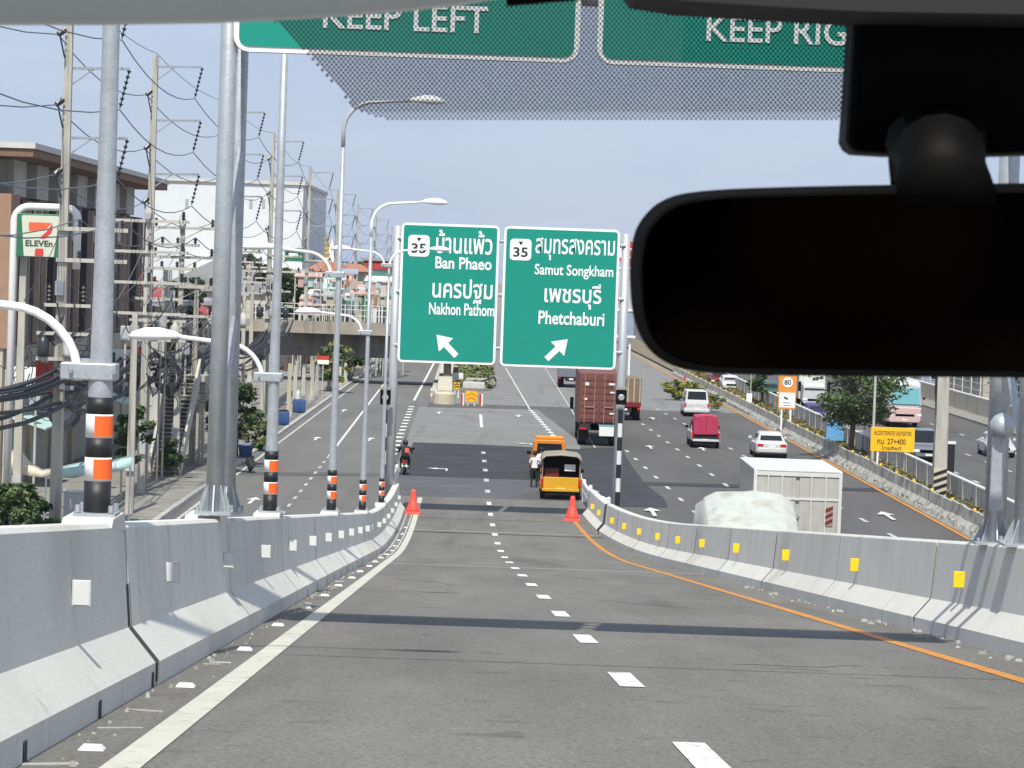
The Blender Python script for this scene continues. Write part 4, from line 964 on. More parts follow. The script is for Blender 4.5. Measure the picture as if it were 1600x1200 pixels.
for k in range(3): q = MB(); q.extr([(w / 2 - .48, .01, h - 1.72 + k * .2), (w / 2 - .48, .01, h - 1.62 + k * .2), (w / 2 - .24, .01, h - 1.5 + k * .2), (w / 2 - .24, .01, h - 1.6 + k * .2)], (0, -.006, 0)); q.build('stripe', 'car_darkred', rb, False)
rear_set(t_, w, .06, .9, .8, .3, .15)
# tarpaulin covered lorry right behind the barrier
YT = 85.0; t_, p = veh('tarpaulin_lorry', 'lorry load wrapped in a creased pale tarpaulin behind the right barrier', 'lorry', None, None, X=D(1180, 800, YT).x, Y=YT); w = 2.65
hT = D(1180, 768, YT + 2).z
part(t_, 'chassis_frame', 'chassis', -.5, .5, .1, 7, .6, 1.0); truck_wheels(t_, (1.4, 2.6), 2.5); part(t_, 'cargo_bed', 'car_green', -w / 2, w / 2, 0, 6.4, 1.0, 1.5, .03)
rings = []
ny = 40
for k in range(ny + 1):
    y = -.08 + 6.5 * k / ny; ring = []
    for j in range(49):
        x = -w / 2 + w * j / 48; dy = y - 2.4; dx = x - .1; rr_ = math.hypot(dx, dy * .8); ph = math.atan2(dy, dx)
        z = hT - max(.34 * max(0, -dy), .13 * max(0, dy)) - .5 * max(0, -x - 1.0) - .5 * max(0, x - .95) - .07 * abs(dx)
        z -= .045 * abs(math.sin(ph * 3.0 + .6)) * min(1.4, rr_) - .012 * math.sin(x * 4 + y * 2.3)
        ring.append((x, y, z))
    hem = .12 * abs(math.sin(k * .55))
    rings.append([(-w / 2 - .05, y, 1.5), (-w / 2 - .09 - .04 * math.sin(k * .9), y, ring[0][2] - .9)] + ring + [(w / 2 + .09 + .04 * math.sin(k * .8), y, ring[-1][2] - .9), (w / 2 + .05, y, 1.5)])
q = MB(); q.loft(rings); q.build('tarpaulin', 'tarp_white', t_, False, True)
q = MB()
q.tube([(-w / 2, -.11, hT - 1.35), (-.3, -.14, hT - 1.25), (.5, -.14, hT - 1.3), (w / 2, -.11, hT - 1.2)], .02, 5); q.build('tie_rope', 'car_green', t_, False)
part(t_, 'green_sheet', 'car_green', -.2, 1.0, -.16, -.1, hT - 1.42, hT - 1.18)
cab(t_, 'car_white', 6.9, 2.4, 2.7); truck_wheels(t_, (7.9,), 2.4, False)
# oncoming traffic beyond the median (facing the camera)
def oncoming(name, label, cat, px, py): return veh(name, label, cat, px, py, math.pi)[0]
t_ = oncoming('pickup', 'dark grey utility vehicle behind the yellow sign, facing the camera', 'car', 1442, 719); sedan(t_, 'car_grey', 1.95, 4.9, 1.85, True)
t_ = oncoming('car', 'small violet hatchback facing the camera, left of the median tree', 'car', 1274, 661); sedan(t_, 'car_violet', 1.75, 4.0, 1.5, True)
t_ = oncoming('car', 'silver sedan half hidden by the right gantry post', 'car', 1556, 712); sedan(t_, 'car_silver', 1.82, 4.5, 1.47)
t_ = oncoming('car', 'dark green car partly covered by the speed camera sign', 'car', 1201, 624); sedan(t_, 'car_green', 1.85, 4.6, 1.6, True)
t_ = oncoming('car', 'dark red car far off in the oncoming lanes under the mirror', 'car', 1122, 603); sedan(t_, 'car_darkred', 1.8, 4.4, 1.5)
t_ = oncoming('car', 'white hatchback far off behind the dark red car', 'car', 1140, 611); sedan(t_, 'car_white', 1.8, 4.2, 1.5, True)
t_ = oncoming('box_lorry', 'white light lorry facing the camera right of the speed sign', 'lorry', 1268, 641); w = 2.2
part(t_, 'chassis_frame', 'chassis', -.5, .5, -6, 1.4, .5, .9); truck_wheels(t_, (-4.6,), 2.2); part(t_, 'cargo_box', 'truck_white', -w / 2, w / 2, -6.2, -.4, .9, 3.3, .03); cab(t_, 'car_white', -.3, 2.0, 2.3); truck_wheels(t_, (.6,), 2.1, False); front_set(t_, 2.0, 1.8, .95, .65)
t_ = oncoming('bus', 'white and pink coach with teal windscreen facing the camera', 'bus', 1412, 668); w = 2.6
body_loft(t_, 'body', 'bus_pink', [ring8(-10.5, w * .96, .4, 1.6), ring8(0, w, .35, 1.6), ring8(.4, w * .9, .4, 1.5)], .05)
body_loft(t_, 'upper_body', 'car_white', [ring8(-10.5, w * .96, 1.5, 3.5, w * .9, .2), ring8(-.1, w, 1.5, 3.5, w * .9, .2), ring8(.35, w * .92, 1.5, 3.2, w * .8, .2)], .05)
quadp(t_, 'windscreen', [(1.1, .38, 1.75), (-1.1, .38, 1.75), (-1.0, .3, 2.95), (1.0, .3, 2.95)], 'bus_teal', th=.05); front_set(t_, w, .38, .95, .6); mirrors(t_, w, .3, 2.2, 'black_plastic'); truck_wheels(t_, (-1.6, -7.5), 2.6, False)
for s_ in (-1, 1):
    for k in range(6): pts = [(s_ * 1.285, -9.6 + k * 1.55, 1.8), (s_ * 1.285, -8.3 + k * 1.55, 1.8), (s_ * 1.22, -8.3 + k * 1.55, 2.9), (s_ * 1.22, -9.6 + k * 1.55, 2.9)]; quadp(t_, 'side_window', pts if s_ > 0 else pts[::-1], 'car_glass', th=.03)

# ------------------------------------------------------------------ people
def skin_figure(name, parent, joints, edges, matfn, mats, sub=1):
    me = bpy.data.meshes.new('sk'); names = list(joints); me.from_pydata([joints[n][0] for n in names], [(names.index(a), names.index(b_)) for a, b_ in edges], [])
    ob = bpy.data.objects.new('sk', me); COL.objects.link(ob)
    ob.modifiers.new('s', 'SKIN'); 
    sv = me.skin_vertices[0].data
    for i, n in enumerate(names): r_ = joints[n][1]; sv[i].radius = r_ if isinstance(r_, tuple) else (r_, r_); sv[i].use_root = (i == 0)
    s2_ = ob.modifiers.new('u', 'SUBSURF'); s2_.levels = sub; s2_.render_levels = sub
    dg = bpy.context.evaluated_depsgraph_get(); dg.update(); m2 = bpy.data.meshes.new_from_object(ob.evaluated_get(dg))
    bpy.data.objects.remove(ob); bpy.data.meshes.remove(me)
    m2.name = name; m2.materials.clear()
    for k in mats: m2.materials.append(MATS[k])
    for p in m2.polygons: p.material_index = matfn(p.center); p.use_smooth = True
    o = bpy.data.objects.new(name, m2); COL.objects.link(o)
    if parent is not None: o.parent = parent
    return o
EDG = [('pelvis', 'belly'), ('belly', 'chest'), ('chest', 'neck'), ('neck', 'head'), ('head', 'crown'), ('chest', 'shL'), ('shL', 'elL'), ('elL', 'haL'), ('haL', 'fiL'), ('chest', 'shR'), ('shR', 'elR'), ('elR', 'haR'), ('haR', 'fiR'), ('pelvis', 'hiL'), ('hiL', 'knL'), ('knL', 'anL'), ('anL', 'toL'), ('pelvis', 'hiR'), ('hiR', 'knR'), ('knR', 'anR'), ('anR', 'toR')]
def face(t_, head, d):
    d = Vector(d); s_ = Vector((-d.y, d.x, 0)); h = Vector(head)
    q = MB(); q.lathe([(.01, -.03), (.02, -.01), (.012, .025)], 6, h + d * .105); q.build('nose', 'skin', t_, False)
    for k in (-1, 1): q = MB(); q.lathe([(.006, -.006), (.012, 0), (.006, .006)], 6, h + d * .088 + s_ * k * .035 + Vector((0, 0, .03))); q.build('eye', 'hair_black', t_, False); q = MB(); q.lathe([(.01, -.03), (.022, 0), (.01, .035)], 6, h + s_ * k * .095); q.build('ear', 'skin', t_, False)
    q = MB(); q.box(h + d * .092 + Vector((0, 0, -.055)), (.05, .01, .012)); q.build('mouth', 'car_darkred', t_, False)
pp = G(834, 763)
t_ = thing('person', 'person in white shirt and black trousers standing beside the yellow pickup bus', 'person', (pp.x, pp.y, .045))
J = dict(pelvis=((0, 0, .92), (.15, .11)), belly=((0, 0, 1.08), (.14, .1)), chest=((0, 0, 1.3), (.17, .11)), neck=((0, .0, 1.48), .055), head=((.01, .02, 1.58), (.085, .1)), crown=((.01, .02, 1.68), (.06, .07)),
    shL=((-.19, 0, 1.38), .06), elL=((-.25, .02, 1.12), .045), haL=((-.2, .18, .95), .033), fiL=((-.19, .22, .88), .02), shR=((.19, 0, 1.38), .06), elR=((.27, .12, 1.15), .045), haR=((.33, .35, 1.2), .033), fiR=((.34, .41, 1.22), .02),
    hiL=((-.1, 0, .84), .09), knL=((-.12, .03, .48), .065), anL=((-.12, 0, .09), .045), toL=((-.14, .16, .04), .035), hiR=((.1, 0, .84), .09), knR=((.12, .02, .48), .065), anR=((.12, -.02, .09), .045), toR=((.14, .14, .04), .035))
def mf(c):
    if c.z < .07: return 3
    if c.z < .95 and abs(c.x) < .185: return 1
    if c.z > 1.45 and abs(c.x) < .14: return 2
    if (c.x < -.17 and c.z < 1.2) or (c.x > .26): return 2
    return 0
skin_figure('body', t_, J, EDG, mf, ['shirt_white', 'trousers_black', 'skin', 'tyre'], 2)
q = MB(); q.lathe([(.1, 1.6), (.108, 1.66), (.095, 1.73), (.05, 1.775), (.01, 1.785)], 12, (.01, .0, 0)); q.build('hair', 'hair_black', t_, False, True); face(t_, (.01, .02, 1.59), (0, 1, 0))
# second passenger climbing into the back
t_ = thing('person', 'passenger in a white top leaning at the side of the yellow pickup bus', 'person', (pp.x + .33, pp.y + 1.6, .045))
J2 = {k: ((v[0][0] * .95, v[0][1] + (.12 if v[0][2] > 1.2 else 0), v[0][2] * .97 + .12), v[1]) for k, v in J.items()}
skin_figure('body', t_, J2, EDG, lambda c: mf(Vector((c.x, c.y, (c.z - .12) / .97))), ['shirt_white', 'trousers_black', 'skin', 'tyre'], 2)
q = MB(); q.lathe([(.1, 1.68), (.108, 1.74), (.095, 1.81), (.05, 1.85), (.01, 1.86)], 12, (.01, .12, 0)); q.build('hair', 'hair_black', t_, False, True)
# motorcycle with rider, seen from behind
pm = G(632, 742)
t_ = thing('motorcycle', 'dark motorcycle riding away near the left edge of the ramp foot', 'motorcycle', (pm.x, pm.y, .045))
for y in (-.6, .65):
    q = MB(); q.lathe([(.2, -.05), (.28, -.055), (.3, -.03), (.3, .03), (.28, .055), (.2, .05)], 18, (0, y, .3), 'x'); wh = q.build('wheel', 'tyre', t_, False, True)
    q = MB(); q.lathe([(.19, -.04), (.19, .04), (.04, .05)], 14, (0, y, .3), 'x'); q.build('rim', 'rim', wh, False)
body_loft(t_, 'body', 'scooter_dark', [ring8(-.75, .16, .55, .78), ring8(-.55, .28, .42, .8), ring8(.0, .3, .3, .78), ring8(.35, .26, .35, .7), ring8(.6, .16, .6, 1.0)], .03)
body_loft(t_, 'seat', 'black_plastic', [ring8(-.7, .22, .78, .86), ring8(-.2, .28, .78, .88), ring8(.2, .2, .76, .84)], .02)
part(t_, 'tail_lamp', 'lamp_red', -.09, .09, -.8, -.74, .62, .72); part(t_, 'number_plate', 'plate', -.13, .13, -.84, -.81, .4, .58); part(t_, 'mudguard', 'scooter_dark', -.09, .09, -.85, -.5, .5, .6, .02)
q = MB(); q.tube([(-.36, .42, 1.06), (-.15, .52, 1.02), (.15, .52, 1.02), (.36, .42, 1.06)], .016, 6); q.build('handlebar', 'rim', t_, False)
for s_ in (-1, 1):
    q = MB(); q.tube([(s_ * .28, .45, 1.05), (s_ * .36, .45, 1.25)], .01, 5); q.build('mirror_stalk', 'black_plastic', t_, False); part(t_, 'mirror', 'black_plastic', s_ * .38 - .07, s_ * .38 + .07, .43, .46, 1.22, 1.32)
q = MB(); q.tube([(.13, .1, .32), (.16, -.5, .36), (.17, -.85, .45)], [.03, .045, .05], 8); q.build('exhaust', 'rim', t_, False)
t_ = thing('person', 'motorcycle rider in black jacket with orange patch and dark helmet', 'person', (pm.x, pm.y - .1, .045))
JR = dict(pelvis=((0, -.1, .92), (.16, .14)), belly=((0, -.06, 1.06), (.15, .11)), chest=((0, .02, 1.3), (.18, .12)), neck=((0, .05, 1.45), .06), head=((0, .07, 1.54), (.09, .1)), crown=((0, .07, 1.62), (.07, .08)),
    shL=((-.2, .02, 1.36), .065), elL=((-.33, .2, 1.16), .05), haL=((-.34, .45, 1.09), .035), fiL=((-.31, .52, 1.08), .022), shR=((.2, .02, 1.36), .065), elR=((.33, .2, 1.16), .05), haR=((.34, .45, 1.09), .035), fiR=((.31, .52, 1.08), .022),
    hiL=((-.12, -.02, .88), .1), knL=((-.22, .38, .72), .075), anL=((-.2, .2, .33), .05), toL=((-.22, .36, .3), .04), hiR=((.12, -.02, .88), .1), knR=((.22, .38, .72), .075), anR=((.2, .2, .33), .05), toR=((.22, .36, .3), .04))
skin_figure('body', t_, JR, EDG, lambda c: 1 if c.z < .9 else 3 if (c.z > 1.44 and abs(c.x) < .1) else 2 if (c.x > .02 and c.y < -.04 and 1.06 < c.z < 1.33 and c.x < .17) else 0, ['jacket_black', 'trousers_black', 'vest_orange', 'skin'], 2)
q = MB(); q.lathe([(.08, 1.44), (.125, 1.5), (.14, 1.58), (.125, 1.67), (.07, 1.73), (.01, 1.745)], 14, (0, .07, 0)); hm = q.build('helmet', 'scooter_dark', t_, False, True)
q = MB(); q.box((0, .19, 1.58), (.2, .04, .1)); q.build('visor', 'car_glass', hm, False, bev=.015)

# ------------------------------------------------------------------ plants
def leaf_mass(seed, clumps, n, size, mats, flat_=.6):
    """clumps: (centre, radius, material index); small leaf faces spread through each clump"""
    r_ = random.Random(seed); q = MB()
    for c, rad, mi in clumps:
        c = Vector(c)
        for i in range(n):
            d = Vector((r_.gauss(0, 1), r_.gauss(0, 1), r_.gauss(0, 1))); d.normalize()
            p = c + Vector((d.x, d.y, d.z * flat_)) * rad * r_.random() ** .45
            a = Vector((r_.uniform(-1, 1), r_.uniform(-1, 1), r_.uniform(-.6, .6))).normalized(); u = a.cross(Vector((r_.uniform(-1, 1), r_.uniform(-1, 1), r_.uniform(-1, 1)))).normalized()
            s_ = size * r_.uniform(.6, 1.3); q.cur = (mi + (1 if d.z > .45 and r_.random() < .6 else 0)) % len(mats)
            q.add([p - a * s_, p + u * s_ * .42, p + a * s_, p - u * s_ * .42], [(0, 1, 2, 3)])
    return q
def tree(name, label, base, h, rx, seed, n=60, k=26, size=.2, mats=('leaf_dark', 'leaf_mid', 'leaf_light'), trunk=.16, crown0=.35, group=None, cat='tree'):
    r_ = random.Random(seed); base = Vector(base)
    t_ = thing(name, label, cat, base, group=group)
    top = base + Vector((r_.uniform(-.1, .1) * h, r_.uniform(-.05, .05) * h, h * .62)); q = MB()
    mid = base.lerp(top, .5) + Vector((r_.uniform(-.15, .15), 0, 0)) * h * .2
    q.tube([base, mid, top], [trunk, trunk * .75, trunk * .4], 8)
    cl = []
    for i in range(k):
        a = r_.uniform(0, 6.283); u = r_.random() ** .5; z = r_.uniform(crown0, 1.0)
        prof = math.sin(math.pi * min(1, max(.08, (z - crown0) / (1.04 - crown0)))) ** .6
        c = base + Vector((math.cos(a) * u * rx * prof, math.sin(a) * u * rx * prof, z * h * .95))
        cl.append((c, rx * r_.uniform(.22, .42), 0 if r_.random() < .5 else 1 if r_.random() < .7 else 2))
        if i % 4 == 0: s_ = base.lerp(top, r_.uniform(.45, .95)); q.tube([s_, s_.lerp(c, .6) + Vector((0, 0, .05 * h)), c], [trunk * .4, trunk * .25, trunk * .08], 5)
    q.build('trunk', 'bark', t_)
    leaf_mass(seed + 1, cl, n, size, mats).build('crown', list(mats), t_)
    return t_

# ------------------------------------------------------------------ right-hand median
mb_ = thing('median_barrier', 'weathered row of concrete barrier blocks along the right median', 'barrier', (fR(110) + .4, 110, 0))
src = None; Y = 96.0; k = 0; BL = 3.0
while Y < 330:
    ang = -.0083 + rnd.uniform(-.012, .012); dz = rnd.uniform(-.03, .03)
    if k % 6 == 0 or src is None:
        q = MB(); rings = []
        for y in (-BL / 2 + .02, -BL / 2 + .3, 0, BL / 2 - .3, BL / 2 - .02):
            e = rnd.uniform(-.02, .02); rings.append([(-.3 + e, y, 0), (-.3 + e, y, .14), (-.12 + e, y, .36), (-.07, y, .86 + e), (.07, y, .86 + e), (.12, y, .36), (.3, y, .14), (.3, y, 0)])
        q.loft(rings); src = q.build('barrier_block', 'barrier_concrete_worn', mb_, False); o = src
    else:
        o = bpy.data.objects.new('barrier_block', src.data); COL.objects.link(o); o.parent = mb_
    o.location = Vector((fR(Y) + .88, Y, .02 + dz)) - WL[mb_]; o.rotation_euler = (0, 0, -ang); WL[o] = WL[mb_]
    if k % 2 == 0:
        q = MB(); q.box((fR(Y) + .88, Y - 1.2, .96), (.12, .04, .1)); q.build('block_reflector', 'yellow_reflective', mb_)
    Y += BL + rnd.uniform(0, .05); k += 1
q = MB()
for i in range(500):
    Y = rnd.uniform(110, 230); s_ = rnd.uniform(.06, .3); q.box((fR(Y) + .52 + rnd.gauss(0, .06), Y, s_ * .3), (s_ * .5, s_ * 1.6, s_ * .8), rz=rnd.random(), top=.6)
tag(q.build('rubble', 'barrier_concrete_worn'), 'broken pale concrete rubble along the foot of the median blocks', 'rubble', kind='stuff')
mw = thing('median_wall', 'tall grey panelled wall with white cap on the far side of the median', 'wall', (21.45, 100, .1))
Y = 90.0
while Y < 330:
    q = MB(); q.bx(21.37, 21.52, Y + .04, Y + 3.96, 0, 1.3); pn = q.build('wall_panel', 'wall_grey', mw)
    q = MB(); q.bx(21.3, 21.59, Y - .08, Y + .08, 0, 1.38); q.build('wall_post', 'kerb_concrete', mw)
    q = MB(); q.bx(21.32, 21.57, Y + .09, Y + 3.91, 1.31, 1.4); q.build('wall_cap', 'roof_white', mw); Y += 4
cl = []
for i in range(520):
    Y = rnd.uniform(105, 330); x = rnd.uniform(fR(Y) + 1.3, 21.2); cl.append(((x, Y, .3 + rnd.random() * .15), rnd.uniform(.2, .55), rnd.choice((0, 1, 1, 2, 2, 2))))
q = leaf_mass(5, cl, 26, .13, ('leaf_mid', 'soil', 'leaf_dry', 'leaf_dry'))
tag(q.build('median_undergrowth', ['leaf_mid', 'soil', 'leaf_dry', 'leaf_dry']), 'dry brown and green undergrowth in the median bed', 'plants', kind='stuff')
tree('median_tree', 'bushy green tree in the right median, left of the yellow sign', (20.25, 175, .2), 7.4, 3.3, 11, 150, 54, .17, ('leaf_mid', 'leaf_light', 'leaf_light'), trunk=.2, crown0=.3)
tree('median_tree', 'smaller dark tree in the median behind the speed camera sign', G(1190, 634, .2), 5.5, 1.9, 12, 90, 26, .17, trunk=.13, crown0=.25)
tree('shrub', 'yellow green shrub at the far bend of the median beside the white van', G(1066, 622, .2), 1.5, 1.8, 13, 90, 22, .17, ('leaf_mid', 'leaf_yellow', 'leaf_yellow'), .06, .1, cat='shrub')
tree('shrub', 'low olive shrub in the median right of the white van', G(1112, 640, .2), 1.5, 1.2, 14, 70, 14, .12, ('leaf_mid', 'leaf_dry', 'leaf_yellow'), .05, .1, cat='shrub')
# yellow notice board
Yy = G(1392, 742, .2).y
t_ = thing('notice_sign', 'yellow notice board with dark Thai lettering on two white posts', 'sign', (G(1392, 742, .2).x, Yy, .2))
c0, c1, c2 = D(1361, 672, Yy), D(1429, 690, Yy), D(1395, 706, Yy); zt, zbm = D(1395, 668, Yy).z, c2.z
for px in (1371, 1414):
    x = D(px, 720, Yy).x; q = MB(); q.box((x, Yy + .08, (zt + .2) / 2), (.1, .1, zt - .2)); q.build('sign_post', 'white_steel', t_)
q = MB(); q.bx(c0.x, c1.x, Yy, Yy + .03, zbm, zt); q.build('board', 'sign_yellow', t_, bev=.02)
w_ = c1.x - c0.x; h_ = zt - zbm
letter(t_, 'หมวดทางหลวง สมุทรสาคร', c0.x + .08 * w_, c0.x + .92 * w_, zt - .4 * h_, zt - .14 * h_, Yy, 'sign_ink', .012)
letter(t_, 'กม. 27+400', c0.x + .15 * w_, c0.x + .8 * w_, zt - .7 * h_, zt - .46 * h_, Yy, 'sign_ink', .016)
letter(t_, 'โทรศัพท์', c0.x + .25 * w_, c0.x + .7 * w_, zt - .93 * h_, zt - .76 * h_, Yy, 'sign_ink', .012)
# speed camera sign
Yc = G(1229, 673, .2).y
t_ = thing('speed_camera_sign', 'orange speed limit sign over a white camera panel on two posts', 'sign', (G(1229, 673, .2).x, Yc, .2))
for px in (1221, 1235):
    x = D(px, 650, Yc).x; q = MB(); q.box((x, Yc + .07, 2.0), (.12, .1, 3.6)); q.build('sign_post', 'white_steel', t_)
xa, xb = D(1216, 620, Yc).x, D(1244, 620, Yc).x; za, zm, zt = D(1229, 639, Yc).z, D(1229, 613, Yc).z, D(1229, 587, Yc).z
q = MB(); q.bx(xa, xb, Yc, Yc + .04, za, zt); q.build('board', 'sign_orange', t_)
q = MB(); q.bx(xa + .08, xb - .08, Yc - .02, Yc - .005, za + .1, zm - .02); q.build('camera_panel', 'sign_white', t_)
cx = (xa + xb) / 2; zc = (zm + zt) / 2 + .12; q = MB(); q.lathe([(.36, Yc - .02), (.36, Yc - .006)], 20, (cx, 0, zc), 'y'); q.build('limit_disc', 'sign_white', t_)
q = MB(); put_text(q, '80', (cx - .24, Yc - .03, zc - .18), XR, ZU, .48, .36, .02); q.build('limit_number', 'sign_black', t_)
q = MB(); q.extr([(cx - .2, Yc - .026, zm - .28), (cx + .08, Yc - .026, zm - .42), (cx + .02, Yc - .026, zm - .52), (cx - .24, Yc - .026, zm - .38)], (0, -.01, 0)); q.build('camera_symbol', 'sign_black', t_)
for dz in (.75, .92): q = MB(); q.bx(cx - .28, cx + .28, Yc - .032, Yc - .022, zm - dz, zm - dz + .06); q.build('caption_bar', 'sign_back', t_)
# leaning concrete utility pole with chevron stripes
P = G(1466, 786, .1); t_ = thing('utility_pole', 'stout concrete pole with black and yellow chevrons at its foot in the median', 'pole', P)
q = MB(); q.loft([[(P.x + sx * s_ + dx, P.y + sy * s_, z) for sx, sy in ((-1, -1), (1, -1), (1, 1), (-1, 1))] for z, s_, dx in ((0, .32, 0), (3, .3, .0), (6.5, .27, -.02), (11, .24, -.05))]); q.build('shaft', 'concrete_pole', t_)
for k in range(4):
    z = .35 + k * .34; q = MB(); q.extr([(P.x - .315, P.y - .33, z), (P.x + .315, P.y - .33, z + .24), (P.x + .315, P.y - .33, z + .41), (P.x - .315, P.y - .33, z + .17)], (0, -.012, 0)); q.build('chevron_stripe', 'black_paint', t_)
q = MB(); q.bx(P.x - .318, P.x + .318, P.y - .328, P.y - .32, .2, 1.8); q.build('yellow_ground', 'wall_cream', t_)
for k in range(3): q = MB(); q.tube([(P.x - .26, P.y - .1, 8), (P.x - .3 - .05 * k, P.y - .15, 5.5), (P.x - .22, P.y - .25, 3 + .3 * k)], .025, 5); q.build('down_cable', 'cable_black', t_)
P = G(1484, 748, .0); t_ = thing('marker_board', 'narrow black marker board standing just right of the concrete pole', 'marker', P); q = MB(); q.bx(P.x - .22, P.x + .22, P.y, P.y + .05, .2, 1.9); q.build('board', 'black_paint', t_); q = MB(); q.bx(P.x - .26, P.x + .26, P.y - .01, P.y + .06, 1.9, 2.05); q.build('cap', 'white_steel', t_)
P = G(1367, 735, .2); P.y = 168; P.x = D(1366, 640, 168).x; t_ = thing('slender_pole', 'thin pale lamp pole rising through the median tree', 'pole', (P.x, P.y, .2)); q = MB(); q.lathe([(.09, .1), (.06, 8)], 10, (P.x, P.y, 0)); q.build('shaft', 'concrete_pole_pale', t_); q = MB(); q.tube([(P.x, P.y, 8), (P.x + .3, P.y, 8.4), (P.x + 1.6, P.y, 8.5)], .04, 6); q.build('arm', 'lamp_white', t_)
P = G(1304, 697, .2); t_ = thing('hanging_cloth', 'light blue sheet hung between two poles left of the median tree', 'cloth', P)
q = MB(); n = 8; q.loft([[(P.x - .55 + 1.1 * i / n, P.y + .06 * math.sin(i * 1.9 + z), z) for i in range(n + 1)] for z in (.55, 1.1, 1.65, 1.85)], cap=False, closed=False); q.build('sheet', 'cloth_blue', t_, smooth=True)
for sx in (-.58, .58): q = MB(); q.lathe([(.045, .1), (.045, 2.2)], 6, (P.x + sx, P.y + .1, 0)); q.build('prop', 'bark', t_)
P = G(1170, 640, .2); t_ = thing('small_sign', 'small white sign plate on a post in the median', 'sign', P); q = MB(); q.bx(P.x - .22, P.x + .22, P.y, P.y + .03, .5, 1.5); q.build('plate', 'sign_white', t_); q = MB(); q.lathe([(.04, .1), (.04, 4.4)], 6, (P.x + .1, P.y + .06, 0)); q.build('post', 'concrete_pole_pale', t_)
P = G(1069, 618, .2); t_ = thing('marker_post', 'thin red and yellow marker post behind the white van', 'post', P); 
for k, m_ in enumerate(('sign_yellow', 'sign_red', 'sign_yellow', 'sign_red')): q = MB(); q.lathe([(.09, .1 + k * .45), (.09, .55 + k * .45)], 8, (P.x, P.y, 0)); q.build('stripe', m_, t_)
# ------------------------------------------------------------------ far right frontage
fw = thing('boundary_wall', 'cream painted boundary wall beyond the oncoming lanes', 'wall', (38, 190, .1))
for k in range(12):
    Y = 150 + k * 12; q = MB(); q.bx(38 + k * .1, 38.3 + k * .1, Y, Y + 11.9, .1, 1.5); q.build('wall_bay', 'wall_cream', fw); q = MB(); q.bx(37.94 + k * .1, 38.36 + k * .1, Y - .0, Y + 11.9, 1.51, 1.62); q.build('coping', 'roof_white', fw)
fr = thing('railing', 'grey mesh railing with white posts above the cream wall', 'railing', (39.4, 190, .1))
for k in range(30):
    Y = 150 + k * 5; q = MB(); q.lathe([(.06, .1), (.06, 3.3)], 6, (39.8, Y, 0)); q.build('railing_post', 'white_steel', fr)
    for z in (1.9, 2.5, 3.1): q = MB(); q.bx(39.78, 39.82, Y + .07, Y + 4.93, z, z + .07); q.build('railing_bar', 'rail_steel', fr)
def house(name, label, x0, x1, y0, y1, h, wall, roof, roofm, ns=2, win=True, group=None, cat='building', face='both', z0=.1, over=.5, door=True):
    t_ = thing(name, label, cat, ((x0 + x1) / 2, y0, z0), group=group)
    q = MB(); q.bx(x0, x1, y0, y1, z0, h); q.build('wall', wall, t_)
    if roof == 'flat':
        q = MB(); q.bx(x0 - over, x1 + over, y0 - over, y1 + over, h + .003, h + .35); q.build('roof', roofm, t_)
    elif roof == 'gable':
        xm = (x0 + x1) / 2; rh = (x1 - x0) * .28; q = MB(); q.extr([(x0 - over, y0 - over, h + .003), (x1 + over, y0 - over, h + .003), (xm, y0 - over, h + rh)], (0, y1 - y0 + 2 * over, 0)); q.build('roof', roofm, t_)
    elif roof == 'hip':
        xm, ym = (x0 + x1) / 2, (y0 + y1) / 2; rh = min(x1 - x0, y1 - y0) * .32; a = (x1 - x0) * .25
        q = MB(); q.add([(x0 - over, y0 - over, h + .003), (x1 + over, y0 - over, h + .003), (x1 + over, y1 + over, h + .003), (x0 - over, y1 + over, h + .003), (xm - a, ym, h + rh), (xm + a, ym, h + rh)], [(0, 1, 5, 4), (1, 2, 5), (2, 3, 4, 5), (3, 0, 4), (3, 2, 1, 0)]); q.build('roof', roofm, t_)
    if win:
        sh = (h - z0) / ns
        def win_at(cx, cy, cz, ww, wh, ax):
            d_ = (ww / 2, .06, wh / 2) if ax == 'y' else (.06, ww / 2, wh / 2)
            q = MB(); q.bx(cx - d_[0], cx + d_[0], cy - d_[1], cy + d_[1], cz - d_[2], cz + d_[2]); w_ = q.build('window', 'window_frame', t_)
            k_ = .82; s_ = -1; q = MB()
            if ax == 'y': q.bx(cx - d_[0] * k_, cx + d_[0] * k_, cy - .075, cy - .055, cz - d_[2] * k_, cz + d_[2] * k_)
            else:
                sg = 1 if cx > (x0 + x1) / 2 else -1
                q.bx(min(cx + sg * .055, cx + sg * .075), max(cx + sg * .055, cx + sg * .075), cy - d_[1] * k_, cy + d_[1] * k_, cz - d_[2] * k_, cz + d_[2] * k_)
            q.build('pane', 'window_dark', w_)
        for s_ in range(ns):
            cz = z0 + sh * (s_ + .52); n = max(1, int((x1 - x0) / 2.6))
            for i in range(n): win_at(x0 + (x1 - x0) * (i + .5) / n, y0, cz, min(1.5, (x1 - x0) / n * .6), sh * .48, 'y')
            if face in ('right', 'left', 'both'):
                xs = x1 if face != 'left' else x0; n2 = max(1, int((y1 - y0) / 3.2))
                for i in range(n2): win_at(xs, y0 + (y1 - y0) * (i + .5) / n2, cz, min(1.7, (y1 - y0) / n2 * .6), sh * .48, 'x')
    return t_
house('shop_house', 'low grey shop house beyond the cream wall at the far right', 46, 56, 215, 240, 6.5, 'wall_grey', 'flat', 'roof_grey', 2, face='left')
house('shop_house', 'white two storey house beyond the oncoming lanes', 44, 54, 250, 266, 7.5, 'wall_white', 'gable', 'roof_grey', 2, face='left')
house('shop_house', 'beige shop house with red roof far right behind the coach', 44, 55, 275, 300, 7, 'wall_beige', 'hip', 'roof_red', 2, face='left')
house('shop_house', 'pale blue shop block far right near the bend', 43, 53, 310, 345, 9, 'wall_blue', 'flat', 'roof_white', 3, face='left')
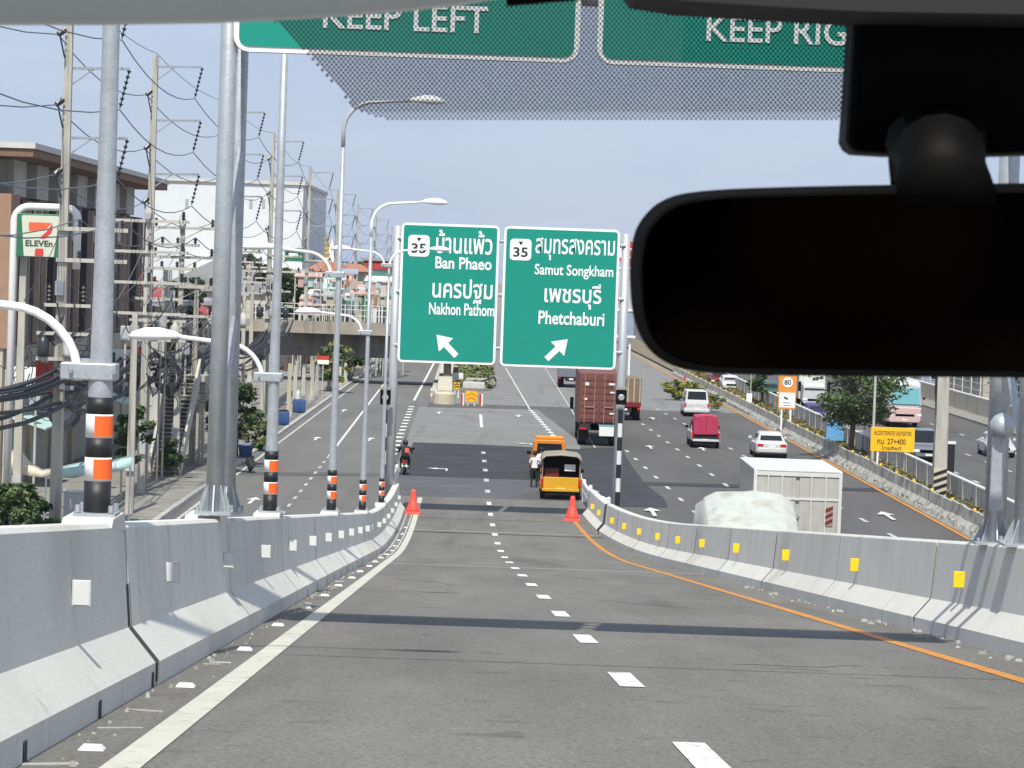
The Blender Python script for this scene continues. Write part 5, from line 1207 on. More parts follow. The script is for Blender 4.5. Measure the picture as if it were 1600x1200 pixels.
house('shop_house', 'long cream shop block at the far right end of the road', 38, 50, 360, 410, 8, 'wall_cream', 'flat', 'roof_grey', 2, face='left')
for i, (px, py, h, r_) in enumerate(((1570, 640, 6, 2.6), (1535, 622, 5, 2.3), (1448, 600, 6, 2.6), (1100, 560, 8, 3.5), (1030, 545, 9, 4))):
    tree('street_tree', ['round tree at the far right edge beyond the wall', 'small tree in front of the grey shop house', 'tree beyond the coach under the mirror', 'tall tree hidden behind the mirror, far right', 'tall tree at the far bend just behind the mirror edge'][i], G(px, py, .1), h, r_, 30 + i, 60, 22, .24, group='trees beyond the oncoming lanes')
# roadside pylon sign with a red hexagon
Yp = 285; t_ = thing('pylon_sign', 'tall roadside pylon with a red six sided head reading DH', 'sign', (D(984, 560, Yp).x, Yp, 0))
c = D(983, 396, Yp); q = MB(); q.extr([(c.x + 1.25 * math.cos(R(a)), Yp, c.z + 1.25 * math.sin(R(a))) for a in range(30, 390, 60)], (0, .3, 0)); q.build('head', 'sign_red', t_)
q = MB(); q.bx(c.x - .95, c.x + .95, Yp - .02, Yp, c.z - .45, c.z + .5); q.build('name_plate', 'sign_white', t_)
q = MB(); put_text(q, 'DH', (c.x - .7, Yp - .04, c.z - .28), XR, ZU, 1.4, .65, .03); q.build('lettering', 'sign_red', t_)
q = MB(); q.bx(c.x - .9, c.x + .7, Yp + .05, Yp + .35, c.z - 5.5, c.z - 1.5); q.build('panel', 'wall_grey', t_)
q = MB(); q.bx(c.x - .9, c.x + .7, Yp + .05, Yp + .35, c.z - 8, c.z - 5.52); q.build('panel', 'wall_blue', t_)
for z in (c.z - 1.45, c.z - 5.5, c.z - 8.05): q = MB(); q.bx(c.x - 1.0, c.x + .9, Yp - .03, Yp + .45, z - .1, z + .1); q.build('frame_bar', 'white_steel', t_)
for dx in (-.6, .4): q = MB(); q.lathe([(.12, 0), (.12, c.z - 1.5)], 8, (c.x + dx, Yp + .5, 0)); q.build('leg', 'white_steel', t_)
# ------------------------------------------------------------------ central gore: low wall, planting, chevron boards
t_ = thing('gore_wall', 'cream rendered low wall at the nose of the central divider', 'wall', G(694, 622))
pts = [G(694, 628), G(696, 600), G(702, 570), G(712, 548)]
for a, b_ in zip(pts[:-1], pts[1:]):
    q = MB(); d_ = (b_ - a) * .985; q.extr([(a.x - .75, a.y, 0), (a.x + .75, a.y, 0), (a.x + .6, a.y, .95), (a.x - .6, a.y, .95)], (d_.x, d_.y, 0)); q.build('wall_bay', 'wall_cream', t_)
q = MB(); q.lathe([(.9, 0), (.85, .8), (.6, .95)], 12, G(694, 631)); q.build('nose_block', 'wall_cream', t_)
t_ = thing('kerb_line', 'low pale kerb running beside the cream divider wall', 'kerb', G(678, 615))
for a, b_ in zip([G(677, 617), G(684, 590), G(692, 566)][:-1], [G(677, 617), G(684, 590), G(692, 566)][1:]):
    q = MB(); d_ = b_ - a; q.extr([(a.x - .2, a.y, 0), (a.x + .2, a.y, 0), (a.x + .2, a.y, .3), (a.x - .2, a.y, .3)], (d_.x, d_.y, 0)); q.build('kerb_bay', 'kerb_concrete', t_)
gb = struct(MB().poly([G(708, 612, .03), G(768, 610, .03), G(775, 560, .03), G(718, 555, .03)]).build('gore_bed', 'soil'))
cl = [(G(rnd.uniform(712, 768), rnd.uniform(565, 604), .22), rnd.uniform(.25, .5), rnd.choice((0, 1, 1, 2))) for i in range(70)]
tag(leaf_mass(8, cl, 40, .22, ('leaf_mid', 'leaf_light', 'leaf_yellow', 'leaf_dry')).build('gore_planting', ['leaf_mid', 'leaf_light', 'leaf_yellow', 'leaf_dry']), 'green bedding plants in the central divider', 'plants', kind='stuff')
def chevron_board(lab, px, py, w_, h_, zb_):
    P = G(px, py); t_ = thing('chevron_board', lab, 'sign', P); q = MB(); q.bx(P.x - w_ / 2, P.x + w_ / 2, P.y, P.y + .05, zb_, zb_ + h_); q.build('board', 'sign_yellow', t_)
    for k in range(2):
        z = zb_ + h_ * (.12 + .4 * k)
        for s_ in (-1, 1): q = MB(); q.extr([(P.x + s_ * w_ * .42, P.y - .01, z), (P.x, P.y - .01, z + h_ * .22), (P.x, P.y - .01, z + h_ * .4), (P.x + s_ * w_ * .42, P.y - .01, z + h_ * .18)][::s_], (0, -.01 - .002 * (s_ > 0), 0)); q.build('chevron', 'sign_orange' if 'large' in lab else 'black_paint', t_)
    for sx in (-.3, .3): q = MB(); q.lathe([(.05, 0), (.05, zb_ + h_)], 6, (P.x + sx * w_, P.y + .1, 0)); q.build('leg', 'white_steel', t_)
    return t_
t_ = chevron_board('large orange and yellow chevron board at the divider nose', 736, 634, .9, .85, .3)
P = G(736, 634)
for dx, m_ in ((-.75, 'sign_red'), (-.62, 'white_steel'), (.7, 'sign_red'), (.85, 'white_steel')): q = MB(); q.lathe([(.08, 0), (.07, .9), (.02, .95)], 8, (P.x + dx, P.y + .3, 0)); q.build('delineator', m_, t_)
chevron_board('small yellow and black chevron board beside the cream wall', 713, 622, .5, .55, .75)
for i, (px, py, w_, h_, m_, lab) in enumerate(((716, 600, .9, 1.0, 'white_steel', 'white cabinet box in the central divider'), (740, 607, 2.0, .55, 'cabinet_grey', 'long grey trough in front of the divider planting'), (745, 600, 2.2, .5, 'roof_grey', 'second grey trough farther back in the divider'), (712, 592, .5, 1.2, 'black_paint', 'dark round topped marker in the divider'))):
    P = G(px, py); t_ = thing('divider_box', lab, 'box', P); q = MB(); q.box((P.x, P.y, h_ / 2), (w_, .6, h_)); q.build('case', m_, t_, bev=.05); q = MB(); q.box((P.x, P.y, h_ + .03), (w_ * .9, .5, .06)); q.build('lid', 'cabinet_grey', t_)
P = G(770, 600); t_ = thing('boom_pole', 'thin dark pole lying slanted at the right edge of the divider', 'pole', P); q = MB(); q.tube([G(750, 597, .6), G(772, 589, 1.0), G(775, 596, .2)], .08, 6); q.build('shaft', 'chassis', t_)
for px, py, lab in ((674, 623, 'left red and white post before the cream wall'), (681, 625, 'right red and white post before the cream wall')):
    P = G(px, py); t_ = thing('delineator_post', lab, 'post', P)
    for k in range(4): q = MB(); q.lathe([(.09, k * .22), (.09, (k + 1) * .22)], 8, (P.x, P.y, 0)); q.build('stripe', 'white_steel' if k % 2 else 'wall_pink', t_)

# ------------------------------------------------------------------ left side: louvred building, street, power line
XF = -21.8
bd = thing('louvred_building', 'brown four storey building with vertical louvres and overhanging roof', 'building', (XF - 8, 127, .1))
BY0, BY1 = 127.5, 175.0
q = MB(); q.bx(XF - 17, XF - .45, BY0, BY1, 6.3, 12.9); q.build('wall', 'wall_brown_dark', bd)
q = MB(); q.bx(XF - 17, XF - .1, BY0 - .1, BY0 + 2.2, 6.3, 13.0); q.build('end_wall', 'wall_brown', bd)
q = MB(); q.bx(XF - 16.5, XF - 1.2, BY0 + .3, BY1, 13.0, 14.6); q.build('attic_wall', 'wall_grey', bd)
q = MB(); q.bx(XF - 17, XF - .9, BY0 - .2, BY0 + .25, 13.05, 14.9); q.build('attic_end', 'wall_white', bd)
q = MB(); q.bx(XF - 17.5, XF + 1.0, BY0 - .9, BY1 + .6, 14.95, 15.2); rf = q.build('roof', 'roof_white', bd)
q = MB(); q.bx(XF - 17.3, XF + .9, BY0 - .8, BY1 + .5, 14.6, 14.94); q.build('soffit', 'soffit_brown', rf)
for k in range(7):
    Y = BY0 + 3 + k * 6.3; q = MB(); q.bx(XF - 1.19, XF - .55, Y, Y + 3.4, 13.0, 14.59); q.build('attic_panel', 'wall_grey', bd); q = MB(); q.bx(XF - 1.195, XF - 1.15, Y + 3.9, Y + 5.8, 13.3, 14.4); q.build('attic_window', 'window_dark', bd)
src = src2 = None; Y = BY0 + 2.6; k = 0
while Y < BY1:
    m_ = 'fin_brown' if (k % 4) else 'fin_dark'
    if m_ == 'fin_brown':
        if src is None: q = MB(); q.box((0, 0, 0), (.24, .2, 6.4)); src = q.build('louvre', m_, bd, False); o = src
        else: o = copy_of(src, 'louvre', bd, (0, 0, 0))
    else:
        if src2 is None: q = MB(); q.box((0, 0, 0), (.3, .34, 6.5)); src2 = q.build('louvre', m_, bd, False); o = src2
        else: o = copy_of(src2, 'louvre', bd, (0, 0, 0))
    o.location = Vector((XF - .2 + rnd.uniform(-.05, .05), Y, 9.6)) - WL[bd]; Y += 2.5 + rnd.uniform(-.25, .25); k += 1
for z in (8.4, 10.6): q = MB(); q.bx(XF - .44, XF - .36, BY0 + 2.3, BY1, z, z + .5); q.build('spandrel', 'fin_dark', bd)
for k in range(9):
    Y = BY0 + 3 + k * 4.6; q = MB(); q.bx(XF - .44, XF - .38, Y, Y + 3.4, 11.2, 12.6); q.build('upper_window', 'window_dark', bd)
q = MB(); q.bx(XF - 16, XF - .3, BY0, BY1, .1, 6.29); q.build('ground_floor', 'wall_beige', bd)
for k in range(7):
    Y = BY0 + 1 + k * 6.4
    q = MB(); q.bx(XF - .2, XF + .35, Y + 3.4, Y + 4.2, 3.6 + .5 * (k % 3), 4.2 + .5 * (k % 3)); ac = q.build('air_conditioner', 'wall_white', bd); q = MB(); q.bx(XF - .1, XF + .25, Y + 3.38, Y + 3.398, 3.66 + .5 * (k % 3), 4.14 + .5 * (k % 3)); q.build('grille', 'shutter_grey', ac)
    q = MB(); q.extr([(XF - .2, Y, 3.25), (XF - .2, Y, 3.33), (XF + 1.5, Y, 2.85), (XF + 1.5, Y, 2.77)], (0, 4.8, 0)); q.build('shop_awning', ('tarp_teal', 'roof_grey', 'tarp_beige', 'wall_pink')[k % 4], bd)
    q = MB(); q.bx(XF - .1, XF + 1.0, Y - .1, Y - .02, 4.2, 5.5); q.build('blade_sign', ('sign_white', 'sign_red', 'sign_yellow', 'cloth_blue', 'logo_green')[k % 5], bd)
    q = MB(); q.bx(XF - .29, XF - .2, Y, Y + 4.6, .15, 3.0); q.build('shutter', 'shutter_grey', bd)
    q = MB(); q.bx(XF - .29, XF - .1, Y - .5, Y - .15, .1, 6.2); q.build('pilaster', 'wall_cream', bd)
    q = MB(); q.bx(XF - .29, XF - .22, Y + .7, Y + 3.2, 3.9, 5.3); w_ = q.build('shop_window', 'window_frame', bd); q = MB(); q.bx(XF - .215, XF - .2, Y + .85, Y + 3.05, 4.05, 5.15); q.build('pane', 'window_dark', w_)
for k in range(5): q = MB(); xx = XF - 2 - k * 3; q.bx(xx - 1, xx + 1, BY0 - .05, BY0 - .01, .2, 3); q.build('shutter', 'shutter_grey', bd); q = MB(); q.bx(xx - .8, xx + .8, BY0 - .15, BY0 - .105, 8.2, 10); q.build('end_window', 'window_dark', bd)
# hanging shop sign on a white pipe frame
Y7 = 106.0; A7, B7 = D(25, 402, Y7), D(98, 335, Y7)
t_ = thing('shop_sign', 'square green and cream shop sign with a red 7 on a white pipe frame', 'sign', (D(14, 800, Y7).x, Y7, .1))
xp = D(14, 600, Y7).x; zt = D(30, 322, Y7).z; xe = D(121, 330, Y7).x
q = MB(); pts = [(xp - .0, Y7 + .15, .1), (xp, Y7 + .15, zt - .55)] + [(xp + .55 - .55 * math.cos(R(a)), Y7 + .15, zt - .55 + .55 * math.sin(R(a))) for a in range(15, 91, 15)] + [(xe - .4, Y7 + .15, zt)] + [(xe - .4 + .4 * math.sin(R(a)), Y7 + .15, zt - .4 + .4 * math.cos(R(a))) for a in range(30, 91, 30)] + [(xe, Y7 + .15, zt - 2.2)]
q.tube(pts, .14, 10); q.build('pipe_frame', 'white_steel', t_, smooth=True)
x0, x1, z0, z1 = A7.x, B7.x, D(60, 402, Y7).z, D(60, 334, Y7).z
q = MB(); q.bx(x0, x1, Y7, Y7 + .3, z0, z1); q.build('sign_box', 'logo_green', t_, bev=.03)
W7, H7 = x1 - x0, z1 - z0; u = lambda a, b_: (x0 + W7 * a, Y7 - .012, z0 + H7 * b_)
q = MB(); q.poly([u(.1, .93), u(.17, .02), u(.83, .02), u(.93, .93), u(.9, .96), u(.13, .96)][::-1]); q.f[-1] = q.f[-1][::-1]; fc = q.build('sign_face', 'logo_cream', t_)
v = lambda a, b_: (x0 + W7 * a, Y7 - .02, z0 + H7 * b_)
q = MB(); q.poly([v(.26, .8), v(.76, .8), v(.62, .62), v(.27, .6)][::-1]); q.build('numeral_bar', 'logo_orange', t_)
q = MB(); q.poly([v(.78, .79), v(.66, .6), v(.5, .44), v(.62, .43), v(.76, .56), v(.79, .66)][::-1]); q.build('numeral_stem', 'logo_red', t_)
q = MB(); q.poly([v(.42, .2), v(.6, .2), v(.6, .03), v(.41, .03)][::-1]); q.build('numeral_foot', 'logo_red', t_)
q = MB(); put_text(q, 'ELEVEn', (x0 + W7 * .2, Y7 - .024, z0 + H7 * .25), XR, ZU, W7 * .6, H7 * .14, .03); q.build('lettering', 'logo_ink', t_)

# tall concrete power poles and their conductors
def sqshaft(q, x, y, z0, z1, a, b_, lean=0):
    q.loft([[(x + sx * s_ + dx, y + sy * s_, z) for sx, sy in ((-1, -1), (1, -1), (1, 1), (-1, 1))] for z, s_, dx in ((z0, a, 0), (z1, b_, lean))])
def insul(q, a, b_, r_=.09, n=7):
    a, b_ = Vector(a), Vector(b_); 
    for k in range(n):
        p = a.lerp(b_, (k + .1) / n); p2 = a.lerp(b_, (k + .55) / n); q.tube([p, p2], [r_, r_ * .45], 7)
    q.tube([a, b_], r_ * .3, 5)
TP = [(-16.0, 104, 19.9), (-16.8, 135, 19.7), (-17.1, 172, 19.7), (-17.5, 209, 19.7), (-19.3, 272, 19.7), (-21.2, 345, 19.7), (-22.6, 416, 19.7), (-24, 500, 19.7), (-25.5, 600, 19.7)]
NM = ['nearest', 'second', 'third', 'fourth', 'fifth', 'sixth', 'seventh', 'eighth', 'ninth']
ATT = [[] for _ in range(9)]
for i, (x, y, h) in enumerate(TP):
    t_ = thing('power_pole', f'{NM[i]} tall concrete power pole with steel arms in the line on the left pavement', 'power pole', (x, y, .1), group='tall power poles on the left pavement')
    q = MB(); sqshaft(q, x, y, .1, h, .2, .12); q.build('shaft', 'concrete_pole', t_)
    for k, dz in enumerate((.5, 2.95, 5.4)):
        z = h - dz; L = 2.15
        q = MB(); q.bar((x + .1, y, z), (x + L, y + .05, z + .05), .09); q.bar((x + .1, y, z - .6), (x + .9, y + .02, z), .05); arm = q.build('arm', 'arm_steel', t_)
        q = MB(); insul(q, (x + L, y, z), (x + L - .3, y, z - 1.35)); q.build('insulator_string', 'insulator_dark', arm)
        ATT[k].append(Vector((x + L - .3, y, z - 1.4)))
        q = MB(); insul(q, (x - .15, y - .25, z - 1.15), (x - .25, y - .9, z - 1.35), .11, 5); q.tube([(x - .2, y - .9, z - 1.35), (x - .1, y - .3, z - 2.1), (x - .2, y + .9, z - 1.4)], .03, 5); q.build('strain_insulator', 'insulator_dark', t_)
        ATT[3 + k].append(Vector((x - .25, y - .9, z - 1.35)))
    for k, dz in enumerate((8.6, 9.7)):
        z = h - dz; q = MB(); q.box((x + 1.05, y - .22, z), (2.5, .1, .14)); arm = q.build('cross_arm', 'concrete_pole_pale', t_)
        for j, dx in enumerate((.5, 1.2, 2.0)): q = MB(); q.lathe([(.03, z + .07), (.09, z + .14), (.05, z + .2), (.09, z + .24), (.04, z + .34)], 8, (x + .1 + dx, y - .22, 0)); q.build('pin_insulator', 'insulator_brown', arm)
    ATT[6].append(Vector((x + .6, y - .22, h - 8.25))); ATT[7].append(Vector((x + 2.1, y - .22, h - 8.25))); ATT[8].append(Vector((x + .05, y, h + .1)))
    q = MB(); q.box((x + .28, y - .1, 5.7), (.5, .3, .12)); q.box((x - .05, y - .22, 9.2), (.3, .2, .5)); q.build('bracket', 'arm_steel', t_)
def catenary(q, pts, r_, sag=.02, n=7):
    out = []
    for a, b_ in zip(pts[:-1], pts[1:]):
        L = (b_ - a).length
        for k in range(n): u_ = k / n; out.append(a.lerp(b_, u_) - Vector((0, 0, 4 * u_ * (1 - u_) * sag * L)))
    out.append(pts[-1]); q.tube(out, r_, 5)
cn = ['top road side', 'middle road side', 'lower road side', 'top pole side', 'middle pole side', 'lower pole side', 'inner low', 'outer low', 'thin earth']
for k, pts in enumerate(ATT):
    pre = [pts[0] + Vector((-.4, -45, .2))]
    q = MB(); catenary(q, pre + pts, .022 if k < 8 else .014, .022 if k < 8 else .012)
    tag(q.build('power_cable', 'cable_grey' if k != 8 else 'cable_black', None), f'{cn[k]} conductor strung along the tall power poles', 'cable', 'conductors of the power line')
# shorter poles with white cross arms close to the building
LP = [(D(24, 700, 106).x, 106.6, 10.3, 'slim pale pole beside the shop sign at the left edge'), (D(222, 700, 129).x, 129, 12.4, 'shorter pale pole with four white cross arms and a bell top'), (D(278, 600, 141).x, 141, 12.3, 'shorter pole with white cross arms beside the first steps'), (D(205, 700, 118).x, 118, 8.2, 'low weathered pole near the blue green awning'), (D(300, 700, 150).x, 150, 9.5, 'thin weathered pole right of the stairway'), (D(378, 600, 228).x, 228, 11.0, 'far short pole before the market bridge'), (D(390, 600, 215).x, 215, 10.6, 'far short pole with two arms near the palm')]
lows = []
for i, (x, y, h, lab) in enumerate(LP):
    t_ = thing('utility_pole', lab, 'pole', (x, y, .1)); q = MB(); sqshaft(q, x, y, .1, h, .16, .11); q.build('shaft', 'concrete_pole_pale' if i in (0, 1, 2, 5) else 'concrete_pole', t_)
    for k in range([0, 4, 4, 0, 1, 3, 2][i]):
        z = h - .35 - k * [1.2, 1.35, 1.4, 1, 1, 1.2, 1.1][i]; L = [2.0, 3.4, 3.2, 1, 1.6, 2.6, 2.6][i]
        q = MB(); q.box((x + .1, y - .17, z), (L, .1, .13)); arm = q.build('cross_arm', 'concrete_pole_pale', t_)
        for j in range(3): dx = -L * .42 + j * L * .42; q = MB(); q.lathe([(.03, z + .065), (.09, z + .15), (.05, z + .2), (.09, z + .26), (.06, z + .34), (.08, z + .4), (.03, z + .46)], 8, (x + .1 + dx, y - .17, 0)); q.build('pin_insulator', 'insulator_dark' if (i + k) % 2 else 'insulator_brown', arm)
        q = MB(); q.bar((x + .05, y - .16, z - .55), (x + .1 + L * .3, y - .16, z), .04); q.build('arm_brace', 'arm_steel', t_)
    if i in (1, 2): q = MB(); q.lathe([(.02, h + .35), (.1, h + .3), (.16, h), (.13, h - .25), (.05, h - .4)], 10, (x - .0, y - .3, 0)); q.build('bell_cap', 'roof_white', t_)
    if i == 2:
        q = MB(); q.lathe([(.02, 9.0), (.32, 8.95), (.34, 8.0), (.28, 7.9)], 12, (x - .55, y - .35, 0)); q.build('transformer', 'cabinet_grey', t_, smooth=True)
    q = MB(); q.box((x, y - .24, 2.1), (.34, .12, .5)); q.build('meter_box', 'cabinet_grey', t_)
    lows.append((x, y, h))
# steel racks with spools and hung equipment on the tall poles
for i, (x, y, h) in enumerate(TP[:4]):
    t_ = thing('pole_platform', NM[i] + ' equipment platform strapped between the left poles', 'platform', (x, y, 6.6))
    for dz in (0, .9, 1.9): q = MB(); q.box((x + .5, y - .3, 6.7 + dz), (2.6 - .4 * (dz > 1), .12, .12)); q.build('beam', 'concrete_pole_pale', t_)
    for sx in (-.55, .35, 1.3): q = MB(); q.lathe([(.2, 6.78), (.22, 6.9), (.22, 7.3), (.12, 7.45), (.05, 7.55)], 10, (x + sx, y - .35, 0)); q.build('canister', ('cabinet_grey', 'insulator_dark', 'concrete_pole_pale')[(i + int(sx * 10)) % 3], t_, smooth=True)
    for sx in (-.6, -.1, .5, 1.1): q = MB(); q.tube([(x + sx, y - .4, 8.7), (x + sx + .2, y - .45, 7.9), (x + sx - .1, y - .4, 7.5)], .03, 5); q.build('lead', 'cable_black', t_)
    for sx in (-.4, .8): q = MB(); insul(q, (x + sx, y - .32, 8.75), (x + sx, y - .32, 9.35), .09, 4); q.build('fuse_insulator', 'insulator_brown', t_)
# sagging bundles of black telephone cable
bpts = [(-17.2, 78, 6.75), (-16.0, 104, 5.7), (-16.6, 118, 5.3), (-16.9, 129, 5.6), (-16.8, 135, 5.5), (-17.0, 150, 5.4), (-17.1, 172, 5.5), (-17.5, 209, 5.4), (-18.4, 240, 5.5)]
for k in range(14):
    q = MB(); o_ = Vector((rnd.uniform(-.35, .45), rnd.uniform(-.1, .1), rnd.uniform(-.75, .55))); pts = [Vector(p) + o_ + Vector((0, 0, rnd.uniform(-.15, .15))) for p in bpts]
    catenary(q, pts, rnd.uniform(.03, .085), rnd.uniform(.008, .035))
    tag(q.build('cable_bundle', 'cable_black'), 'black telephone cable in the sagging bundle along the left pavement', 'cable', 'sagging telephone cables')
for k, (px, py, Y) in enumerate(((140, 600, 128), (100, 640, 117), (195, 590, 129), (262, 590, 140), (300, 570, 150))):
    c = D(px, py, Y); q = MB(); 
    for j in range(6):
        r_ = .38 + .07 * j; q.tube([c + Vector((r_ * math.cos(a * .5236) * (1 + .1 * math.sin(j)), .03 * j, r_ * 1.15 * math.sin(a * .5236))) for a in range(13)], .035, 5)
    t_ = thing('cable_coil', ['spare black cable coil left of the nearest striped lamp post', 'spare cable coil low behind the sign pole', 'spare cable coil right of the nearest striped lamp post', 'spare cable coil above the stairway', 'spare cable coil hung left of the gantry post'][k], 'cable coil', c); q.build('coil', 'cable_black', t_)['kind'] = 'stuff'
for k in range(8):
    a = rnd.choice(lows[:5]); b_ = rnd.choice(TP[:3]); q = MB(); catenary(q, [Vector((a[0], a[1], a[2] - rnd.uniform(.3, 2.5))), Vector((b_[0], b_[1], rnd.uniform(7, 11.5)))], .016, .05)
    tag(q.build('drop_wire', 'cable_grey'), 'thin slack wire between the short and tall poles on the left', 'cable', 'slack wires on the left')

# tangles of wire looped around the poles above the pavement
for k, (px, py, Y) in enumerate(((112, 520, 104), (70, 600, 107), (228, 560, 129), (240, 480, 135), (285, 520, 141), (150, 545, 122), (205, 470, 126), (60, 540, 112), (255, 545, 138), (300, 600, 148))):
    c = D(px, py, Y); q = MB()
    for j in range(9):
        pts = []; a0 = Vector((rnd.uniform(-1.6, 1.6), rnd.uniform(-.4, .4), rnd.uniform(-.9, .9))); b0_ = Vector((rnd.uniform(-1.6, 1.6), rnd.uniform(-.4, .4), rnd.uniform(-.9, .9)))
        for i in range(13): u_ = i / 12; pts.append(c + a0.lerp(b0_, u_) + Vector((.25 * math.sin(u_ * 5 + j), 0, -1.6 * u_ * (1 - u_) * (1 + (j % 3)))))
        q.tube(pts, rnd.uniform(.012, .032), 4)
    tag(q.build('wire_tangle', 'cable_black'), 'tangled loops of black wire hanging among the poles on the left', 'wires', 'wire tangles among the left poles')['kind'] = 'stuff'
for k, (px, py, Y, s_) in enumerate(((150, 600, 123, .5), (196, 520, 127, .4), (252, 500, 137, .45), (290, 545, 146, .4), (56, 620, 113, .45), (262, 430, 139, .4), (318, 590, 155, .4))):
    c = D(px, py, Y); t_ = thing('junction_box', ['grey junction box behind the nearest striped lamp post', 'grey box high right of the nearest lamp post', 'grey box on the pole by the stairs', 'small box beside the dark tree', 'grey box low behind the shop sign pole', 'grey box near the white cross arms', 'grey box left of the gantry post foot'][k], 'box', c); q = MB(); q.box(c, (s_, .25, s_ * 1.5)); q.build('case', 'cabinet_grey', t_, bev=.02); q = MB(); q.box(c + Vector((0, -.135, 0)), (s_ * .8, .02, s_ * 1.2)); q.build('cover', 'galvanised_far', t_)
    q = MB(); q.lathe([(.05, .13), (.05, c.z - s_ * .75)], 6, (c.x, c.y + .05, 0)); q.build('conduit', 'concrete_pole_pale', t_)

# footbridge stairs
S0 = G(258, 742, .13); t_ = thing('stairway', 'steep concrete stairway rising between the power poles on the left', 'stairs', S0); n = 24
for k in range(n):
    q = MB(); y = S0.y + k * .3; z = .13 + (k + 1) * .19; q.bx(S0.x - .62, S0.x + .62, y, y + .33, z - .19, z - .05); stp = q.build('riser', 'bridge_concrete', t_); q = MB(); q.bx(S0.x - .64, S0.x + .64, y - .04, y + .31, z - .049, z); q.build('tread', 'step_concrete', stp)
for s_ in (-1, 1):
    q = MB(); q.extr([(S0.x + s_ * .66, S0.y - .2, .1), (S0.x + s_ * .66, S0.y + n * .3, .13 + n * .19 - .3), (S0.x + s_ * .66, S0.y + n * .3, n * .19 + .95), (S0.x + s_ * .66, S0.y - .2, 1.0)], (s_ * .13, 0, 0)); q.build('parapet', 'concrete_pole_pale', t_)
q = MB(); q.bx(S0.x - 1.0, S0.x + 1.0, S0.y + n * .3 + .05, S0.y + n * .3 + 2.6, n * .19 - .2, n * .19 + .1); q.build('landing', 'step_concrete', t_)
for sx in (-.8, .8): q = MB(); q.bx(S0.x + sx - .15, S0.x + sx + .15, S0.y + n * .3 + 1, S0.y + n * .3 + 1.3, .1, n * .19 - .2); q.build('pier', 'concrete_pole', t_)

# street furniture and stalls on the left pavement
def awning(lab, pts, m_, posts, fr=.35):
    t_ = thing('awning', lab, 'awning', (posts[0][0], posts[0][1], .13)); q = MB(); q.loft(pts, cap=False, closed=False); o = q.build('canvas', m_, t_, smooth=True); sol = o.modifiers.new('thick', 'SOLIDIFY'); sol.thickness = .02
    for x, y, z in posts: q = MB(); q.lathe([(.03, .13), (.03, z)], 6, (x, y, 0)); q.build('post', 'white_steel', t_)
Ya = 109.0
def dd(px, py, Y=Ya): return D(px, py, Y)
awning('beige tent canopy dipping to the right at the lower left', [[dd(6, 716), dd(28, 697), dd(46, 722), dd(66, 734), dd(82, 732)], [dd(4, 722, Ya - .5), dd(27, 715, Ya - 1.2), dd(48, 731, Ya - 1.4), dd(62, 738, Ya - 1.4), dd(80, 735, Ya - .8)], [dd(8, 738, Ya - .6), dd(28, 740, Ya - 1.3), dd(48, 744, Ya - 1.5), dd(62, 746, Ya - 1.5), dd(79, 747, Ya - .9)]], 'tarp_beige', [tuple(dd(72, 745)), tuple(dd(8, 725))])
Yb = 114.0
awning('pale teal awning stretched behind the nearest striped lamp post', [[dd(90, 730, Yb), dd(130, 722, Yb), dd(170, 720, Yb), dd(206, 712, Yb)], [dd(88, 736, Yb - 1.5), dd(130, 730, Yb - 1.7), dd(170, 727, Yb - 1.7), dd(207, 717, Yb - 1.5)], [dd(90, 747, Yb - 1.6), dd(130, 744, Yb - 1.8), dd(170, 740, Yb - 1.8), dd(203, 730, Yb - 1.6)]], 'tarp_teal', [tuple(dd(92, 735, Yb)), tuple(dd(204, 716, Yb))])
P = dd(118, 800, 108); t_ = thing('utility_cabinet', 'plain grey utility cabinet left of the nearest striped lamp post', 'cabinet', (P.x, 108, .13)); q = MB(); q.box((P.x, 108, .9), (.85, .5, 1.55)); q.build('case', 'cabinet_grey', t_, bev=.03); q = MB(); q.box((P.x, 108, 1.71), (.95, .6, .07)); q.build('lid', 'cabinet_grey', t_); q = MB(); q.box((P.x, 107.74, .95), (.7, .02, 1.25)); q.build('door', 'galvanised_far', t_)
tree('bush', 'leafy green bush at the lower left corner above the barrier', (dd(18, 800, 104).x, 104, .13), 2.1, 1.3, 61, 150, 30, .14, trunk=.07, crown0=.05, cat='bush')
tree('bush', 'dense dark bush under the beige canopy', (dd(58, 800, 103).x, 103, .13), 1.5, .9, 62, 120, 24, .12, trunk=.05, crown0=.05, cat='bush')
tree('street_tree', 'small leafy tree right of the nearest striped lamp post', (dd(203, 760, 126).x, 126, .13), 4.1, .95, 63, 90, 22, .14, trunk=.08, crown0=.4)
tree('potted_plant', 'green plant spilling over the lower stairs', (dd(262, 750, 140).x, 140, .13), 1.7, .8, 64, 80, 14, .12, trunk=.05, crown0=.3, cat='plant')
tree('street_tree', 'dark leafy tree behind the gantry post by the pavement carts', (G(362, 725, .13)), 4.4, 1.5, 65, 130, 30, .16, trunk=.1, crown0=.3)
tree('bush', 'pale grassy bush by the kerb beyond the vendor cart', (G(402, 700, .13)), 1.5, 1.3, 66, 100, 18, .14, ('leaf_mid', 'leaf_light', 'leaf_dry'), .05, .05, cat='bush')
tree('street_tree', 'green street tree under the end of the market bridge', (G(520, 612, .13)), 4.2, 1.6, 67, 90, 26, .2, ('leaf_mid', 'leaf_light', 'leaf_yellow'), .09, .25)
tree('street_tree', 'loose green street tree farther along the left kerb', (G(551, 588, .13)), 4.2, 1.8, 68, 80, 24, .22, ('leaf_mid', 'leaf_light', 'leaf_yellow'), .09, .25)
